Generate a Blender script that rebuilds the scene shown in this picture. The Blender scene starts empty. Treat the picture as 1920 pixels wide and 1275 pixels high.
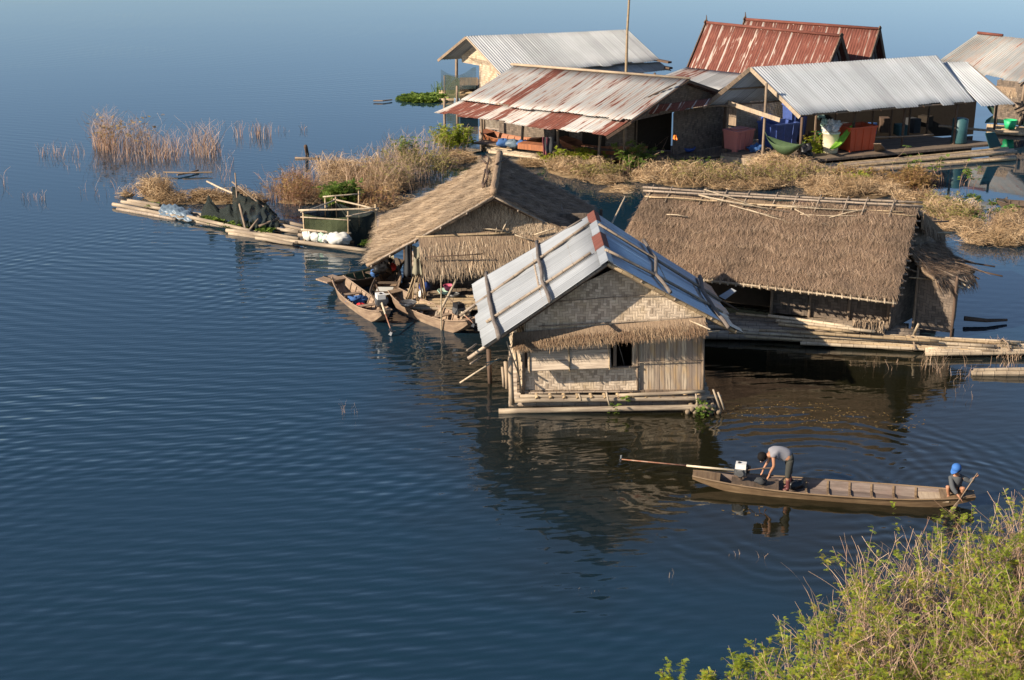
import bpy, math, random
import numpy as np
from mathutils import Vector, Matrix, noise as mnoise
R = random.Random(7)
NR = np.random.default_rng(11)
sc = bpy.context.scene
COL = sc.collection
# ------------------------------------------------------------------ camera model
H = 15.6; FPX = 2667.0; TH = math.radians(19.0)
cT, sT = math.cos(TH), math.sin(TH)
def ray(x, y):
    u = (x-960)/FPX; v = (y-637.5)/FPX
    return Vector((u, cT-v*sT, -sT-v*cT))
def A(x, y, h=0.0):
    d = ray(x, y); t = (h-H)/d.z
    return Vector((t*d.x, t*d.y, h))
def V(x, y, Y):
    d = ray(x, y); t = Y/d.y
    return Vector((t*d.x, Y, H+t*d.z))
def ON(x, y, p, n, off=0.0):
    d = ray(x, y); n = n.normalized()
    t = ((p + n*off)-Vector((0, 0, H))).dot(n)/d.dot(n)
    return Vector((0, 0, H))+d*t
cam = bpy.data.cameras.new('camera'); cam.lens = 36*FPX/1920; cam.sensor_width = 36; cam.clip_end = 5000
co = bpy.data.objects.new('camera', cam); COL.objects.link(co); sc.camera = co
co.location = (0, 0, H); co.rotation_euler = (math.radians(90)-TH, 0, 0)
# ------------------------------------------------------------------ light
EL = math.radians(28); AZ = math.radians(27)
tosun = Vector((-math.cos(EL)*math.cos(AZ), -math.cos(EL)*math.sin(AZ), math.sin(EL)))
sl = bpy.data.lights.new('sun', 'SUN'); sl.energy = 5.0; sl.angle = math.radians(0.5); sl.color = (1.0, 0.865, 0.69)
so = bpy.data.objects.new('sun', sl); COL.objects.link(so); so.rotation_euler = tosun.to_track_quat('Z', 'Y').to_euler(); so.location = (-30, -20, 40)
w = bpy.data.worlds.new("World"); sc.world = w; w.use_nodes = True
sk = w.node_tree.nodes.new('ShaderNodeTexSky'); sk.sky_type = 'NISHITA'; sk.sun_disc = False
sk.sun_elevation = EL; sk.sun_rotation = math.radians(243); sk.dust_density = 0.5; sk.air_density = 0.8; sk.ozone_density = 1.8
w.node_tree.links.new(sk.outputs[0], w.node_tree.nodes['Background'].inputs[0])
w.node_tree.nodes['Background'].inputs[1].default_value = 0.083
sc.cycles.max_bounces = 6; sc.cycles.diffuse_bounces = 2; sc.cycles.glossy_bounces = 3; sc.cycles.transparent_max_bounces = 10
sc.view_settings.view_transform = 'Standard'; sc.view_settings.look = 'None'; sc.view_settings.exposure = 0.95; sc.view_settings.gamma = 1

# ------------------------------------------------------------------ materials
class NT:
    def __init__(s, name):
        s.m = bpy.data.materials.new(name); s.m.use_nodes = True; s.t = s.m.node_tree
        s.b = s.t.nodes['Principled BSDF']; s.out = s.t.nodes['Material Output']
    def n(s, ty, **kw):
        q = s.t.nodes.new(ty)
        for k, v in kw.items(): setattr(q, k, v)
        return q
    def put(s, sock, v):
        if isinstance(v, bpy.types.NodeSocket): s.t.links.new(v, sock)
        elif isinstance(v, (tuple, list)) and len(v) == 3 and sock.type == 'RGBA': sock.default_value = (*v, 1)
        else: sock.default_value = v
    def math(s, op, a, b=0.0, c=0.0):
        q = s.n('ShaderNodeMath', operation=op); s.put(q.inputs[0], a); s.put(q.inputs[1], b); s.put(q.inputs[2], c); return q.outputs[0]
    def mix(s, f, a, b, mode='MIX'):
        q = s.n('ShaderNodeMix', data_type='RGBA', blend_type=mode)
        s.put(q.inputs[0], f); s.put(q.inputs[6], a); s.put(q.inputs[7], b); return q.outputs[2]
    def coord(s, kind='UV'):
        return s.n('ShaderNodeTexCoord').outputs[kind]
    def sep(s, v):
        q = s.n('ShaderNodeSeparateXYZ'); s.put(q.inputs[0], v); return q.outputs
    def comb(s, x, y, z=0.0):
        q = s.n('ShaderNodeCombineXYZ'); s.put(q.inputs[0], x); s.put(q.inputs[1], y); s.put(q.inputs[2], z); return q.outputs[0]
    def scale(s, v, x, y, z=1.0):
        q = s.n('ShaderNodeMapping'); s.put(q.inputs[0], v); q.inputs[3].default_value = (x, y, z); return q.outputs[0]
    def noise(s, v, sc=1.0, det=3.0, rough=0.5, dist=0.0):
        q = s.n('ShaderNodeTexNoise'); s.put(q.inputs['Vector'], v); q.inputs['Scale'].default_value = sc
        q.inputs['Detail'].default_value = det; q.inputs['Roughness'].default_value = rough; q.inputs['Distortion'].default_value = dist; return q.outputs[0]
    def white(s, v, dims='1D'):
        q = s.n('ShaderNodeTexWhiteNoise', noise_dimensions=dims)
        s.put(q.inputs['W' if dims == '1D' else 'Vector'], v); return q.outputs['Value']
    def ramp(s, f, stops):
        q = s.n('ShaderNodeValToRGB'); s.put(q.inputs[0], f); e = q.color_ramp.elements
        while len(e) < len(stops): e.new(0.5)
        for i, (p, c) in enumerate(stops): e[i].position = p; e[i].color = (*c, 1)
        return q.outputs[0]
    def step(s, f, a, b):
        q = s.n('ShaderNodeMapRange'); s.put(q.inputs[0], f); q.inputs[1].default_value = a; q.inputs[2].default_value = b; return q.outputs[0]
    def bump(s, h, st=0.5, d=0.01):
        q = s.n('ShaderNodeBump'); s.put(q.inputs['Height'], h); q.inputs['Strength'].default_value = st; q.inputs['Distance'].default_value = d
        s.t.links.new(q.outputs[0], s.b.inputs['Normal'])
    def fin(s, col, rough=0.8, metal=0.0, spec=0.3):
        s.put(s.b.inputs['Base Color'], col); s.put(s.b.inputs['Roughness'], rough); s.put(s.b.inputs['Metallic'], metal)
        s.b.inputs['Specular IOR Level'].default_value = spec
        return s.m
def mul(c, k): return tuple(min(1, v*k) for v in c)

def m_tin(name, base=(.55, .56, .56), rust=(0, .95), sheetw=0.76, seed=0.0, metal=.25, streak=.25, rough=.5, pale=(.62, .55, .5), vrow=99):
    N = NT(name); uv = N.coord(); u, v, _ = N.sep(uv)
    sh = N.math('FLOOR', N.math('DIVIDE', N.math('ADD', u, seed*3.1), sheetw))
    row = N.math('FLOOR', N.math('DIVIDE', v, vrow))
    h = N.white(N.comb(sh, row, seed), '3D'); h2 = N.white(N.comb(sh, row, seed+9.5), '3D')
    tone = N.math('ADD', 0.86, N.math('MULTIPLY', h, 0.28))
    st = N.noise(N.scale(uv, 9, .35), 1.0, 4, .6)
    c = N.mix(N.step(st, .45, .75), base, mul(base, 1-streak))
    c = N.mix(N.step(N.noise(N.scale(uv, 1.2, .8), 1, 4, .6), .35, .7), c, mul(base, .82))
    c = N.mix(N.math('MULTIPLY', N.step(N.noise(N.scale(uv, 34, .15), 1, 2, .5), .5, .62), .3), c, mul(base, .55))
    c = N.mix(1.0, c, N.comb(tone, tone, tone), 'MULTIPLY')
    # rust: per-sheet threshold plus streaky noise
    n = N.noise(N.scale(uv, 4.2, .4), 1.3, 5, .65, .3)
    f = N.math('ADD', n, N.math('MULTIPLY', N.math('LESS_THAN', h2, rust[0]), .26 if rust[0] > .9 else .19))
    edge = N.math('ABSOLUTE', N.math('SUBTRACT', N.math('FRACT', N.math('DIVIDE', N.math('ADD', u, seed*3.1), sheetw)), .5))
    f = N.math('ADD', N.math('SUBTRACT', f, N.math('MULTIPLY', N.math('MULTIPLY', N.step(edge, .41, .47), N.math('GREATER_THAN', h, .25)), .2)), N.math('MULTIPLY', N.math('SUBTRACT', N.noise(N.scale(uv, .8, .8), 1, 3, .6), .5), .35)) if rust[0] >= .9 else f
    th = rust[1]
    mask = N.step(f, th, th+.07)
    rc = N.ramp(N.noise(N.scale(uv, 14, 2), 1, 4, .6), [(.3, (.085, .028, .019)), (.55, (.145, .046, .032)), (.75, (.21, .085, .055))])
    c = N.mix(N.math('MULTIPLY', N.step(f, th-.1, th), .35), c, (.36, .2, .12))
    c = N.mix(mask, c, rc)
    c = N.mix(N.math('MULTIPLY', N.step(edge, .482, .495), .55), c, (.06, .055, .05))
    N.bump(N.noise(uv, 3.0, 3), .25, .02)
    return N.fin(c, N.math('ADD', rough, N.math('MULTIPLY', mask, .4)), N.math('MULTIPLY', N.math('SUBTRACT', 1.0, mask), metal), .35)

def m_weave(name, c1=(.36, .28, .2), c2=(.2, .15, .11), cell=.075, wear=.5, tint=(.42, .3, .14)):
    N = NT(name); uv = N.coord()
    wob = N.n('ShaderNodeVectorMath', operation='ADD'); N.put(wob.inputs[0], uv)
    nz = N.n('ShaderNodeTexNoise'); N.put(nz.inputs['Vector'], uv); nz.inputs['Scale'].default_value = 2.5
    sc_ = N.n('ShaderNodeVectorMath', operation='SCALE'); N.put(sc_.inputs[0], nz.outputs['Color']); sc_.inputs['Scale'].default_value = .11
    N.put(wob.inputs[1], sc_.outputs[0])
    u, v, _ = N.sep(wob.outputs[0])
    U = N.math('DIVIDE', u, cell); Vv = N.math('DIVIDE', v, cell)
    iu = N.math('FLOOR', U); iv = N.math('FLOOR', Vv)
    fl = N.math('MULTIPLY', N.math('ROUND', N.math('FRACT', N.math('DIVIDE', iu, 16.0))), 2.0)  # flip the twill every eight strips
    sgn = N.math('SUBTRACT', 1.0, fl)
    k = N.math('FLOORED_MODULO', N.math('ADD', N.math('MULTIPLY', iu, sgn), iv), 4.0)
    horiz = N.math('LESS_THAN', k, 2.0)
    ru = N.white(N.comb(iu, N.math('FLOOR', N.math('DIVIDE', N.math('SUBTRACT', iv, N.math('MULTIPLY', iu, sgn)), 4.0)), 3.0), '3D')
    rv = N.white(N.comb(iv, N.math('FLOOR', N.math('DIVIDE', N.math('ADD', iu, iv), 4.0)), 7.0), '3D')
    r = N.math('ADD', N.math('MULTIPLY', ru, N.math('SUBTRACT', 1.0, horiz)), N.math('MULTIPLY', rv, horiz))
    fu = N.math('ABSOLUTE', N.math('SUBTRACT', N.math('FRACT', U), .5)); fv = N.math('ABSOLUTE', N.math('SUBTRACT', N.math('FRACT', Vv), .5))
    e = N.math('ADD', N.math('MULTIPLY', fu, N.math('SUBTRACT', 1.0, horiz)), N.math('MULTIPLY', fv, horiz))
    c = N.mix(r, c2, c1)
    c = N.mix(N.math('MULTIPLY', horiz, .22), c, mul(c1, 1.35))
    big = N.noise(uv, .9, 4, .6)
    c = N.mix(N.math('MULTIPLY', N.step(big, .45, .7), wear), c, tint)
    c = N.mix(N.math('MULTIPLY', N.step(N.noise(uv, 2.3, 4, .7), .52, .75), .5), c, mul(c2, .6))
    c = N.mix(N.step(e, .4, .5), c, mul(c2, .45))
    N.bump(N.math('SUBTRACT', N.math('ADD', horiz, r), N.math('MULTIPLY', e, 2.0)), .5, .01)
    return N.fin(c, .75)
def m_planks(name, c1=(.3, .22, .15), c2=(.16, .12, .09), pw=.14, tint=(.42, .26, .1), axis=0):
    N = NT(name); uv = N.coord(); u, v, _ = N.sep(uv)
    if axis: u, v = v, u
    U = N.math('DIVIDE', u, pw); i = N.math('FLOOR', U)
    r = N.white(N.comb(i, 1.0, 2.0), '3D')
    e = N.math('ABSOLUTE', N.math('SUBTRACT', N.math('FRACT', U), .5))
    s = N.noise(N.comb(N.math('MULTIPLY', u, 30.0), N.math('MULTIPLY', v, 1.6), r), 1, 4, .6)
    c = N.mix(r, c2, c1); c = N.mix(N.step(s, .4, .65), c, mul(c2, .8))
    c = N.mix(N.math('MULTIPLY', N.step(N.noise(N.comb(N.math('MULTIPLY', u, 4.0), v), 1.2, 3), .5, .7), .6), c, tint)
    c = N.mix(N.step(e, .44, .5), c, mul(c2, .25))
    N.bump(N.math('ADD', s, N.math('MULTIPLY', N.step(e, .5, .4), 1.0)), .5, .01)
    return N.fin(c, .8)
def m_thatch(name, cols, sx=26, sy=2.0):
    N = NT(name); uv = N.coord()
    a = N.noise(N.scale(uv, sx, sy), 1, 5, .7, .4); b = N.noise(uv, .8, 4, .6)
    c = N.ramp(a, [(.3, cols[0]), (.5, cols[1]), (.7, cols[2])])
    c = N.mix(N.math('MULTIPLY', N.step(b, .4, .7), .5), c, cols[3])
    N.bump(a, .8, .05)
    return N.fin(c, .95, 0, .1)
def m_strand(name, stops, rough=.85, transl=0.0, big=None):
    """colour by a per-strand number (in thatch with course shade) kept in UV.x, slightly shifted along the strand"""
    N = NT(name); u, v, _ = N.sep(N.coord())
    c = N.ramp(u, stops)
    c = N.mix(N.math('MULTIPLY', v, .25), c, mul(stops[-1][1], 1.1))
    if big:
        nz = N.noise(N.coord('Object'), big[0], 3, .6)
        c = N.mix(N.math('MULTIPLY', N.step(nz, .45, .62), big[2]), c, big[1])
    m = N.fin(c, rough, 0, .2)
    if transl:
        t = N.n('ShaderNodeBsdfTranslucent'); N.put(t.inputs[0], c)
        mx = N.n('ShaderNodeMixShader'); mx.inputs[0].default_value = transl
        N.t.links.new(N.b.outputs[0], mx.inputs[1]); N.t.links.new(t.outputs[0], mx.inputs[2]); N.t.links.new(mx.outputs[0], N.out.inputs[0])
    return m
def m_bamboo(name, c1=(.42, .31, .18), c2=(.24, .17, .1), node=.38):
    N = NT(name); uv = N.coord(); u, v, _ = N.sep(uv)
    oi = N.n('ShaderNodeObjectInfo').outputs['Random']
    s = N.noise(N.comb(N.math('MULTIPLY', u, 3.0), N.math('MULTIPLY', v, 1.3), N.math('MULTIPLY', oi, 40.0)), 2, 5, .65)
    c = N.mix(N.step(s, .35, .68), c1, c2)
    s2 = N.noise(N.coord('Object'), 2.2, 4, .7); c = N.mix(N.math('MULTIPLY', N.step(s2, .42, .7), .6), c, mul(c2, .75))
    rg = N.math('ABSOLUTE', N.math('SUBTRACT', N.math('FRACT', N.math('ADD', N.math('DIVIDE', v, node), oi)), .5))
    c = N.mix(N.math('MULTIPLY', N.step(rg, .46, .49), .75), c, mul(c2, .45))
    t = N.math('ADD', .75, N.math('MULTIPLY', oi, .5)); c = N.mix(1.0, c, N.comb(t, t, t), 'MULTIPLY')
    N.bump(N.math('ADD', s, N.step(rg, .44, .48)), .5, .01)
    return N.fin(c, .6, 0, .35)
def m_wood(name, c1=(.2, .15, .11), c2=(.09, .07, .055), sc_=1.0, rough=.85, tint=None):
    N = NT(name); uv = N.coord()
    s = N.noise(N.scale(uv, 14*sc_, 1.5*sc_), 1, 5, .65, .3); c = N.mix(N.step(s, .35, .65), c1, c2)
    b = N.noise(N.coord('Object'), 1.7, 4, .65)
    c = N.mix(N.math('MULTIPLY', N.step(b, .45, .7), .55), c, tint or mul(c2, .6))
    N.bump(s, .5, .01); return N.fin(c, rough)
def m_plain(name, c, rough=.5, dirt=.25, spec=.4, metal=0.0, dc=None, sc_=6.0):
    N = NT(name); b = N.noise(N.coord('Object'), sc_, 4, .65)
    cc = N.mix(N.math('MULTIPLY', N.step(b, .42, .72), dirt), c, dc or mul(c, .35))
    N.bump(b, .15, .01); return N.fin(cc, rough, metal, spec)
def m_net(name, c, dens=.6):
    N = NT(name); N.fin(c, .9)
    tr = N.n('ShaderNodeBsdfTransparent'); mx = N.n('ShaderNodeMixShader')
    f = N.step(N.noise(N.coord('Object'), 1.6, 3), .3, .7)
    N.put(mx.inputs[0], N.math('ADD', dens-.15, N.math('MULTIPLY', f, .3)))
    N.t.links.new(tr.outputs[0], mx.inputs[1]); N.t.links.new(N.b.outputs[0], mx.inputs[2]); N.t.links.new(mx.outputs[0], N.out.inputs[0])
    return N.m
M = {}
M['tin_white'] = m_tin('tin_white', (.30, .315, .33), (0, .8), seed=1, streak=.15, metal=.2)
M['tin_shade_blue'] = m_tin('tin_shade', (.42, .46, .5), (0, .9), seed=2, streak=.3, metal=.75, rough=.32)  # copy of the roof tin for the shaded slope, sky blue put into it
M['tin_clean'] = m_tin('tin_clean', (.42, .435, .45), (0, .9), seed=3, streak=.14, metal=.2)
M['tin_back'] = m_tin('tin_back', (.44, .445, .44), (0, .9), seed=4, streak=.2, metal=.15)
M['tin_rusty'] = m_tin('tin_rusty', (.4, .4, .385), (.16, .55), seed=5, streak=.3, metal=.15, sheetw=.62)
M['tin_rusty2'] = m_tin('tin_rusty_low', (.42, .41, .39), (.6, .56), seed=6.3, streak=.3, metal=.15, sheetw=.62)
M['tin_red'] = m_tin('tin_red', (.5, .45, .4), (1.1, .6), seed=7, metal=.05, sheetw=.82)
M['tin_farright'] = m_tin('tin_farright', (.235, .24, .235), (.0, .6), seed=8, streak=.35, metal=.1)
M['tin_grey'] = m_tin('tin_grey', (.36, .36, .35), (.05, .66), seed=9, streak=.4, metal=.15)
M['ridge_rust'] = m_tin('ridge_rust', (.3, .12, .08), (1.1, .4), seed=3, metal=0)
M['weave'] = m_weave('woven_bamboo', (.60, .49, .37), (.29, .225, .165), .085)
M['weave_light'] = m_weave('woven_bamboo_light', (.42, .35, .27), (.26, .2, .15), .1, .3)
M['weave_shade'] = m_weave('woven_bamboo_shaded', (.19, .145, .11), (.09, .07, .055), .11, .3, (.2, .15, .1))  # woven bamboo with the shade under eaves put into its colour
M['weave_pale'] = m_weave('woven_bamboo_pale', (.46, .38, .28), (.28, .2, .14), .14, .3)
M['planks'] = m_planks('split_bamboo_boards', (.52, .42, .3), (.25, .19, .145), .16, (.44, .27, .1))
M['floor'] = m_planks('floor_boards', (.24, .18, .13), (.13, .1, .075), .18, (.22, .15, .1))
M['shutter'] = m_planks('shutter_mat', (.5, .41, .31), (.36, .28, .21), .3, (.42, .34, .25), axis=1)
TC1 = [(.12, .085, .06), (.24, .17, .115), (.36, .265, .175), (.28, .2, .13)]
M['thatch'] = m_thatch('thatch_base', TC1)
M['thatch_d'] = m_thatch('thatch_base_dark', [mul(c, .75) for c in TC1])
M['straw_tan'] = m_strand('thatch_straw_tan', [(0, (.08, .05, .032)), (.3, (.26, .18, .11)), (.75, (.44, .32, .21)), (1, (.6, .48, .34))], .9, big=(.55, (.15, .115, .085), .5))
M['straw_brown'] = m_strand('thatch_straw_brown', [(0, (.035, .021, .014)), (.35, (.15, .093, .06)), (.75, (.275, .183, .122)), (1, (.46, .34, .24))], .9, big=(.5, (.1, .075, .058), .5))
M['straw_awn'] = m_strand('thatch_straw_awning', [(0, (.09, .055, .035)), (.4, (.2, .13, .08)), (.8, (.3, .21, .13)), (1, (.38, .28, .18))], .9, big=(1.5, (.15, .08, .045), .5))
M['drygrass'] = m_strand('dry_grass', [(0, (.1, .06, .035)), (.35, (.33, .21, .11)), (.7, (.52, .36, .2)), (1, (.7, .53, .34))], .85, .15, big=(.35, (.2, .125, .06), .6))
M['drystem'] = m_strand('dry_stems', [(0, (.14, .09, .06)), (.4, (.32, .21, .14)), (.75, (.44, .3, .2)), (1, (.55, .41, .29))], .85, .1)
M['redstem'] = m_strand('reddish_dry_stems', [(0, (.18, .09, .055)), (.5, (.36, .22, .15)), (1, (.5, .37, .27))], .85, .1)
M['leaf'] = m_strand('leaf_yellow_green', [(0, (.09, .16, .01)), (.35, (.19, .3, .02)), (.7, (.36, .45, .03)), (.88, (.58, .48, .07)), (1, (.42, .22, .06))], .6, .45, big=(.9, (.13, .12, .025), .4))
M['leafg'] = m_strand('leaf_green', [(0, (.05, .09, .015)), (.5, (.11, .18, .03)), (1, (.2, .27, .05))], .6, .4)
M['twigred'] = m_strand('red_brown_twigs', [(0, (.12, .05, .03)), (.5, (.26, .13, .075)), (1, (.4, .24, .15))], .85, .1)
M['olive'] = m_strand('leaf_olive', [(0, (.12, .11, .03)), (.5, (.22, .2, .06)), (1, (.34, .28, .09))], .7, .3)
M['leafd'] = m_strand('leaf_dry', [(0, (.12, .06, .02)), (.5, (.25, .15, .05)), (1, (.35, .25, .1))], .7, .3)
M['bamboo'] = m_bamboo('bamboo_pole', (.46, .34, .2), (.25, .18, .11))
M['bamboo_l'] = m_bamboo('bamboo_pale', (.48, .39, .27), (.3, .23, .16))
M['bamboo_g'] = m_bamboo('bamboo_grey', (.33, .26, .19), (.17, .13, .1))
M['branch'] = m_wood('grey_branch', (.2, .165, .14), (.09, .075, .065), 2)
M['post'] = m_wood('post_wood', (.3, .22, .15), (.15, .11, .08))
M['log'] = m_wood('weathered_log', (.38, .31, .22), (.16, .12, .09), .8, .8, (.16, .12, .085))
M['postd'] = m_wood('post_wood_dark', (.14, .09, .06), (.06, .04, .03))
M['board_light'] = m_wood('pale_board', (.42, .33, .23), (.28, .21, .15))
M['dark'] = m_plain('interior_shade', (.035, .028, .022), .95, .3, .1)  # near-black: shade inside the huts put into the colour
M['under'] = m_wood('roof_timber', (.11, .08, .06), (.05, .038, .03))
M['boatwood'] = m_wood('boat_wood', (.32, .23, .155), (.17, .115, .08), 1, .7, (.1, .06, .04))
M['boatmauve'] = m_wood('boat_wood_faded', (.2, .155, .13), (.11, .085, .07), 1, .7, (.12, .075, .06))
M['boatside'] = m_wood('boat_side_wood', (.22, .15, .085), (.11, .07, .04), 1, .6, (.09, .055, .03))
M['boatdark'] = m_wood('boat_wood_dark', (.14, .1, .07), (.07, .05, .035), 1, .7)
M['boatgreen'] = m_wood('boat_wood_green', (.05, .1, .06), (.03, .05, .035), 1, .7)
M['boatorange'] = m_wood('boat_wood_orange', (.38, .14, .055), (.2, .075, .035), 1, .6, (.2, .08, .04))
M['black'] = m_plain('black_plastic', (.015, .015, .017), .45, .2)
M['metal'] = m_plain('engine_metal', (.22, .22, .22), .4, .5, .5, .7)
M['white'] = m_plain('white_plastic', (.6, .59, .56), .45, .2, dc=(.4, .36, .3))
M['sack'] = m_plain('white_sack', (.52, .51, .47), .8, .3, dc=(.45, .42, .36))
M['sackg'] = m_plain('pale_green_sack', (.38, .52, .42), .8, .3)
M['red'] = m_plain('red_paint', (.5, .03, .03), .4, .2)
M['rustshaft'] = m_plain('rusty_shaft', (.22, .09, .05), .6, .5, dc=(.4, .33, .25))
M['shaft'] = m_plain('pale_shaft', (.5, .42, .3), .6, .4)
M['crate_pink'] = m_plain('crate_faded_red', (.46, .16, .14), .6, .5, dc=(.35, .14, .12))
M['crate_red'] = m_plain('crate_orange_red', (.52, .085, .03), .55, .5, dc=(.4, .08, .03))
M['crate_blue'] = m_plain('crate_blue', (.05, .085, .26), .55, .5)
M['blue'] = m_plain('blue_plastic', (.035, .08, .3), .5, .2)
M['bluesheet'] = m_plain('pale_blue_sheet', (.12, .165, .21), .45, .3)
M['teal'] = m_plain('teal_plastic', (.03, .09, .1), .5, .3)
M['green'] = m_plain('green_plastic', (.03, .42, .16), .5, .2)
M['hamd'] = m_plain('dark_green_cloth', (.05, .085, .035), .8, .3)
M['hamg'] = m_plain('bright_green_cloth', (.2, .4, .04), .8, .3)
M['cream'] = m_plain('cream_plastic', (.62, .55, .38), .5, .3)
M['pinkp'] = m_plain('pink_plastic', (.6, .12, .2), .5, .1)
M['mint'] = m_plain('mint_plastic', (.4, .6, .48), .5, .1)
M['maroon'] = m_plain('maroon_cloth', (.22, .06, .07), .8, .3)
M['orange'] = m_plain('orange_plastic', (.8, .2, .02), .5, .1)
M['net_d'] = m_net('dark_net', (.012, .017, .015), .9)
M['net_g'] = m_net('green_net', (.045, .055, .025), .8)
M['net_t'] = m_net('grey_fine_net', (.07, .1, .1), .5)
M['skin'] = m_plain('skin', (.33, .16, .09), .55, .15)
M['hair'] = m_plain('black_hair', (.008, .007, .007), .8, .2, .1)
M['tee'] = m_plain('grey_shirt', (.2, .2, .22), .9, .2)
M['trous'] = m_plain('dark_trousers', (.035, .035, .03), .9, .3)
M['boots'] = m_plain('maroon_boots', (.1, .03, .03), .5, .2)
M['chtop'] = m_plain('charcoal_jumper', (.065, .07, .075), .9, .2)
M['shorts'] = m_plain('dark_shorts', (.02, .022, .03), .9, .2)
M['cap'] = m_plain('blue_cap', (.03, .12, .36), .8, .15)
M['foam'] = m_plain('float_log_end', (.2, .15, .1), .9, .4)
M['clothd'] = m_plain('dark_cloth', (.03, .032, .035), .9, .3)
M['clotht'] = m_plain('khaki_cloth', (.22, .2, .14), .9, .3)
M['clothb'] = m_plain('blue_cloth', (.04, .11, .28), .9, .3)
M['yellow'] = m_plain('yellow_flower', (.7, .5, .03), .7, .1)
# ------------------------------------------------------------------ object helpers
ORG = Vector((0, 0, 0))
def tag(o, label=None, cat=None, group=None, kind=None):
    if label: o['label'] = label
    if cat: o['category'] = cat
    if group: o['group'] = group
    if kind: o['kind'] = kind
    return o
def thing(name, label, cat, loc, group=None):
    global ORG
    o = bpy.data.objects.new(name, None); COL.objects.link(o); o.location = loc; o.empty_display_size = .2
    ORG = Vector(loc); return tag(o, label, cat, group)
class MB:
    def __init__(s): s.v = []; s.f = []; s.uv = []
    def face(s, idx, uvs): s.f.append(tuple(idx)); s.uv.extend(uvs)
    def quad(s, a, b, c, d, u0=0, v0=0):
        n = len(s.v); s.v += [Vector(a), Vector(b), Vector(c), Vector(d)]
        L = (Vector(b)-Vector(a)).length; W = (Vector(d)-Vector(a)).length
        s.face((n, n+1, n+2, n+3), [(u0, v0), (u0+L, v0), (u0+L, v0+W), (u0, v0+W)])
    def slab(s, a, b, c, d, th=.05):
        """a,b,c,d one face; thickness goes against its normal; UV u along a-b, v along a-d in metres"""
        a, b, c, d = map(Vector, (a, b, c, d)); n = (c-a).cross(d-b).normalized()*th
        A2, B2, C2, D2 = a-n, b-n, c-n, d-n
        s.quad(a, b, c, d); s.quad(D2, C2, B2, A2); s.quad(B2, b, a, A2) if 0 else s.quad(A2, B2, b, a); s.quad(B2, C2, c, b); s.quad(C2, D2, d, c); s.quad(D2, A2, a, d)
    def poly(s, pts, th=.05):
        """flat polygon wall extruded; uv x from horizontal, y = z"""
        pts = [Vector(p) for p in pts]; n = Vector((0, 0, 0))
        for i in range(len(pts)): n += pts[i].cross(pts[(i+1) % len(pts)])
        n.normalize(); hx = Vector((0, 0, 1)).cross(n)
        hx = hx.normalized() if hx.length > .01 else Vector((1, 0, 0)); hy = n.cross(hx)
        k = len(s.v); s.v += pts; s.v += [p-n*th for p in pts]; m = len(pts)
        uv = [(p.dot(hx), p.dot(hy)) for p in pts]
        s.face(range(k, k+m), uv); s.face([k+m+i for i in reversed(range(m))], list(reversed(uv)))
        for i in range(m):
            j = (i+1) % m; s.face((k+j, k+i, k+m+i, k+m+j), [uv[j], uv[i], uv[i], uv[j]])
    def box(s, c, size, rz=0.0, rot=None):
        c = Vector(c); x, y, z = [q/2 for q in size]; r = rot or Matrix.Rotation(rz, 3, 'Z')
        P = [c+r @ Vector(p) for p in ((-x, -y, -z), (x, -y, -z), (x, y, -z), (-x, y, -z), (-x, -y, z), (x, -y, z), (x, y, z), (-x, y, z))]
        for q in ((0, 1, 5, 4), (1, 2, 6, 5), (2, 3, 7, 6), (3, 0, 4, 7), (4, 5, 6, 7), (3, 2, 1, 0)): s.quad(*[P[i] for i in q])
    def beam(s, p0, p1, w_, h_):
        p0, p1 = Vector(p0), Vector(p1); t = (p1-p0); L = t.length; t.normalize()
        up = Vector((0, 0, 1)); sd = t.cross(up)
        if sd.length < .05: sd = Vector((1, 0, 0))
        sd.normalize(); up = sd.cross(t); r = Matrix((t, sd, up)).transposed()
        s.box((p0+p1)/2, (L, w_, h_), rot=r)
    def tube(s, pts, rad, n=8, cap=True):
        pts = [Vector(p) for p in pts]; m = len(pts)
        if not isinstance(rad, (list, tuple)): rad = [rad]*m
        k = len(s.v); L = 0; prev = None; Ls = []
        for i, p in enumerate(pts):
            t = (pts[min(i+1, m-1)]-pts[max(i-1, 0)]).normalized()
            if prev is None:
                a = t.cross(Vector((0, 0, 1)));
                if a.length < .1: a = t.cross(Vector((1, 0, 0)))
            else: a = prev-t*prev.dot(t)
            a.normalize(); prev = a; b = t.cross(a)
            if i: L += (p-pts[i-1]).length
            Ls.append(L)
            for j in range(n):
                g = 2*math.pi*j/n; s.v.append(p+(a*math.cos(g)+b*math.sin(g))*rad[i])
        for i in range(m-1):
            for j in range(n):
                j2 = (j+1) % n; u0, u1 = j/n, (j+1)/n
                s.face((k+i*n+j, k+i*n+j2, k+(i+1)*n+j2, k+(i+1)*n+j), [(u0, Ls[i]), (u1, Ls[i]), (u1, Ls[i+1]), (u0, Ls[i+1])])
        if cap:
            s.face([k+j for j in reversed(range(n))], [(.5, 0)]*n); s.face([k+(m-1)*n+j for j in range(n)], [(.5, L)]*n)
    def lathe(s, prof, c, n=16):
        c = Vector(c); k = len(s.v); m = len(prof)
        for r, z in prof:
            for j in range(n):
                g = 2*math.pi*j/n; s.v.append(c+Vector((r*math.cos(g), r*math.sin(g), z)))
        for i in range(m-1):
            for j in range(n):
                j2 = (j+1) % n
                s.face((k+i*n+j, k+i*n+j2, k+(i+1)*n+j2, k+(i+1)*n+j), [(j/n, prof[i][1]), ((j+1)/n, prof[i][1]), ((j+1)/n, prof[i+1][1]), (j/n, prof[i+1][1])])
        s.face([k+j for j in reversed(range(n))], [(0, 0)]*n); s.face([k+(m-1)*n+j for j in range(n)], [(0, 0)]*n)
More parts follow.
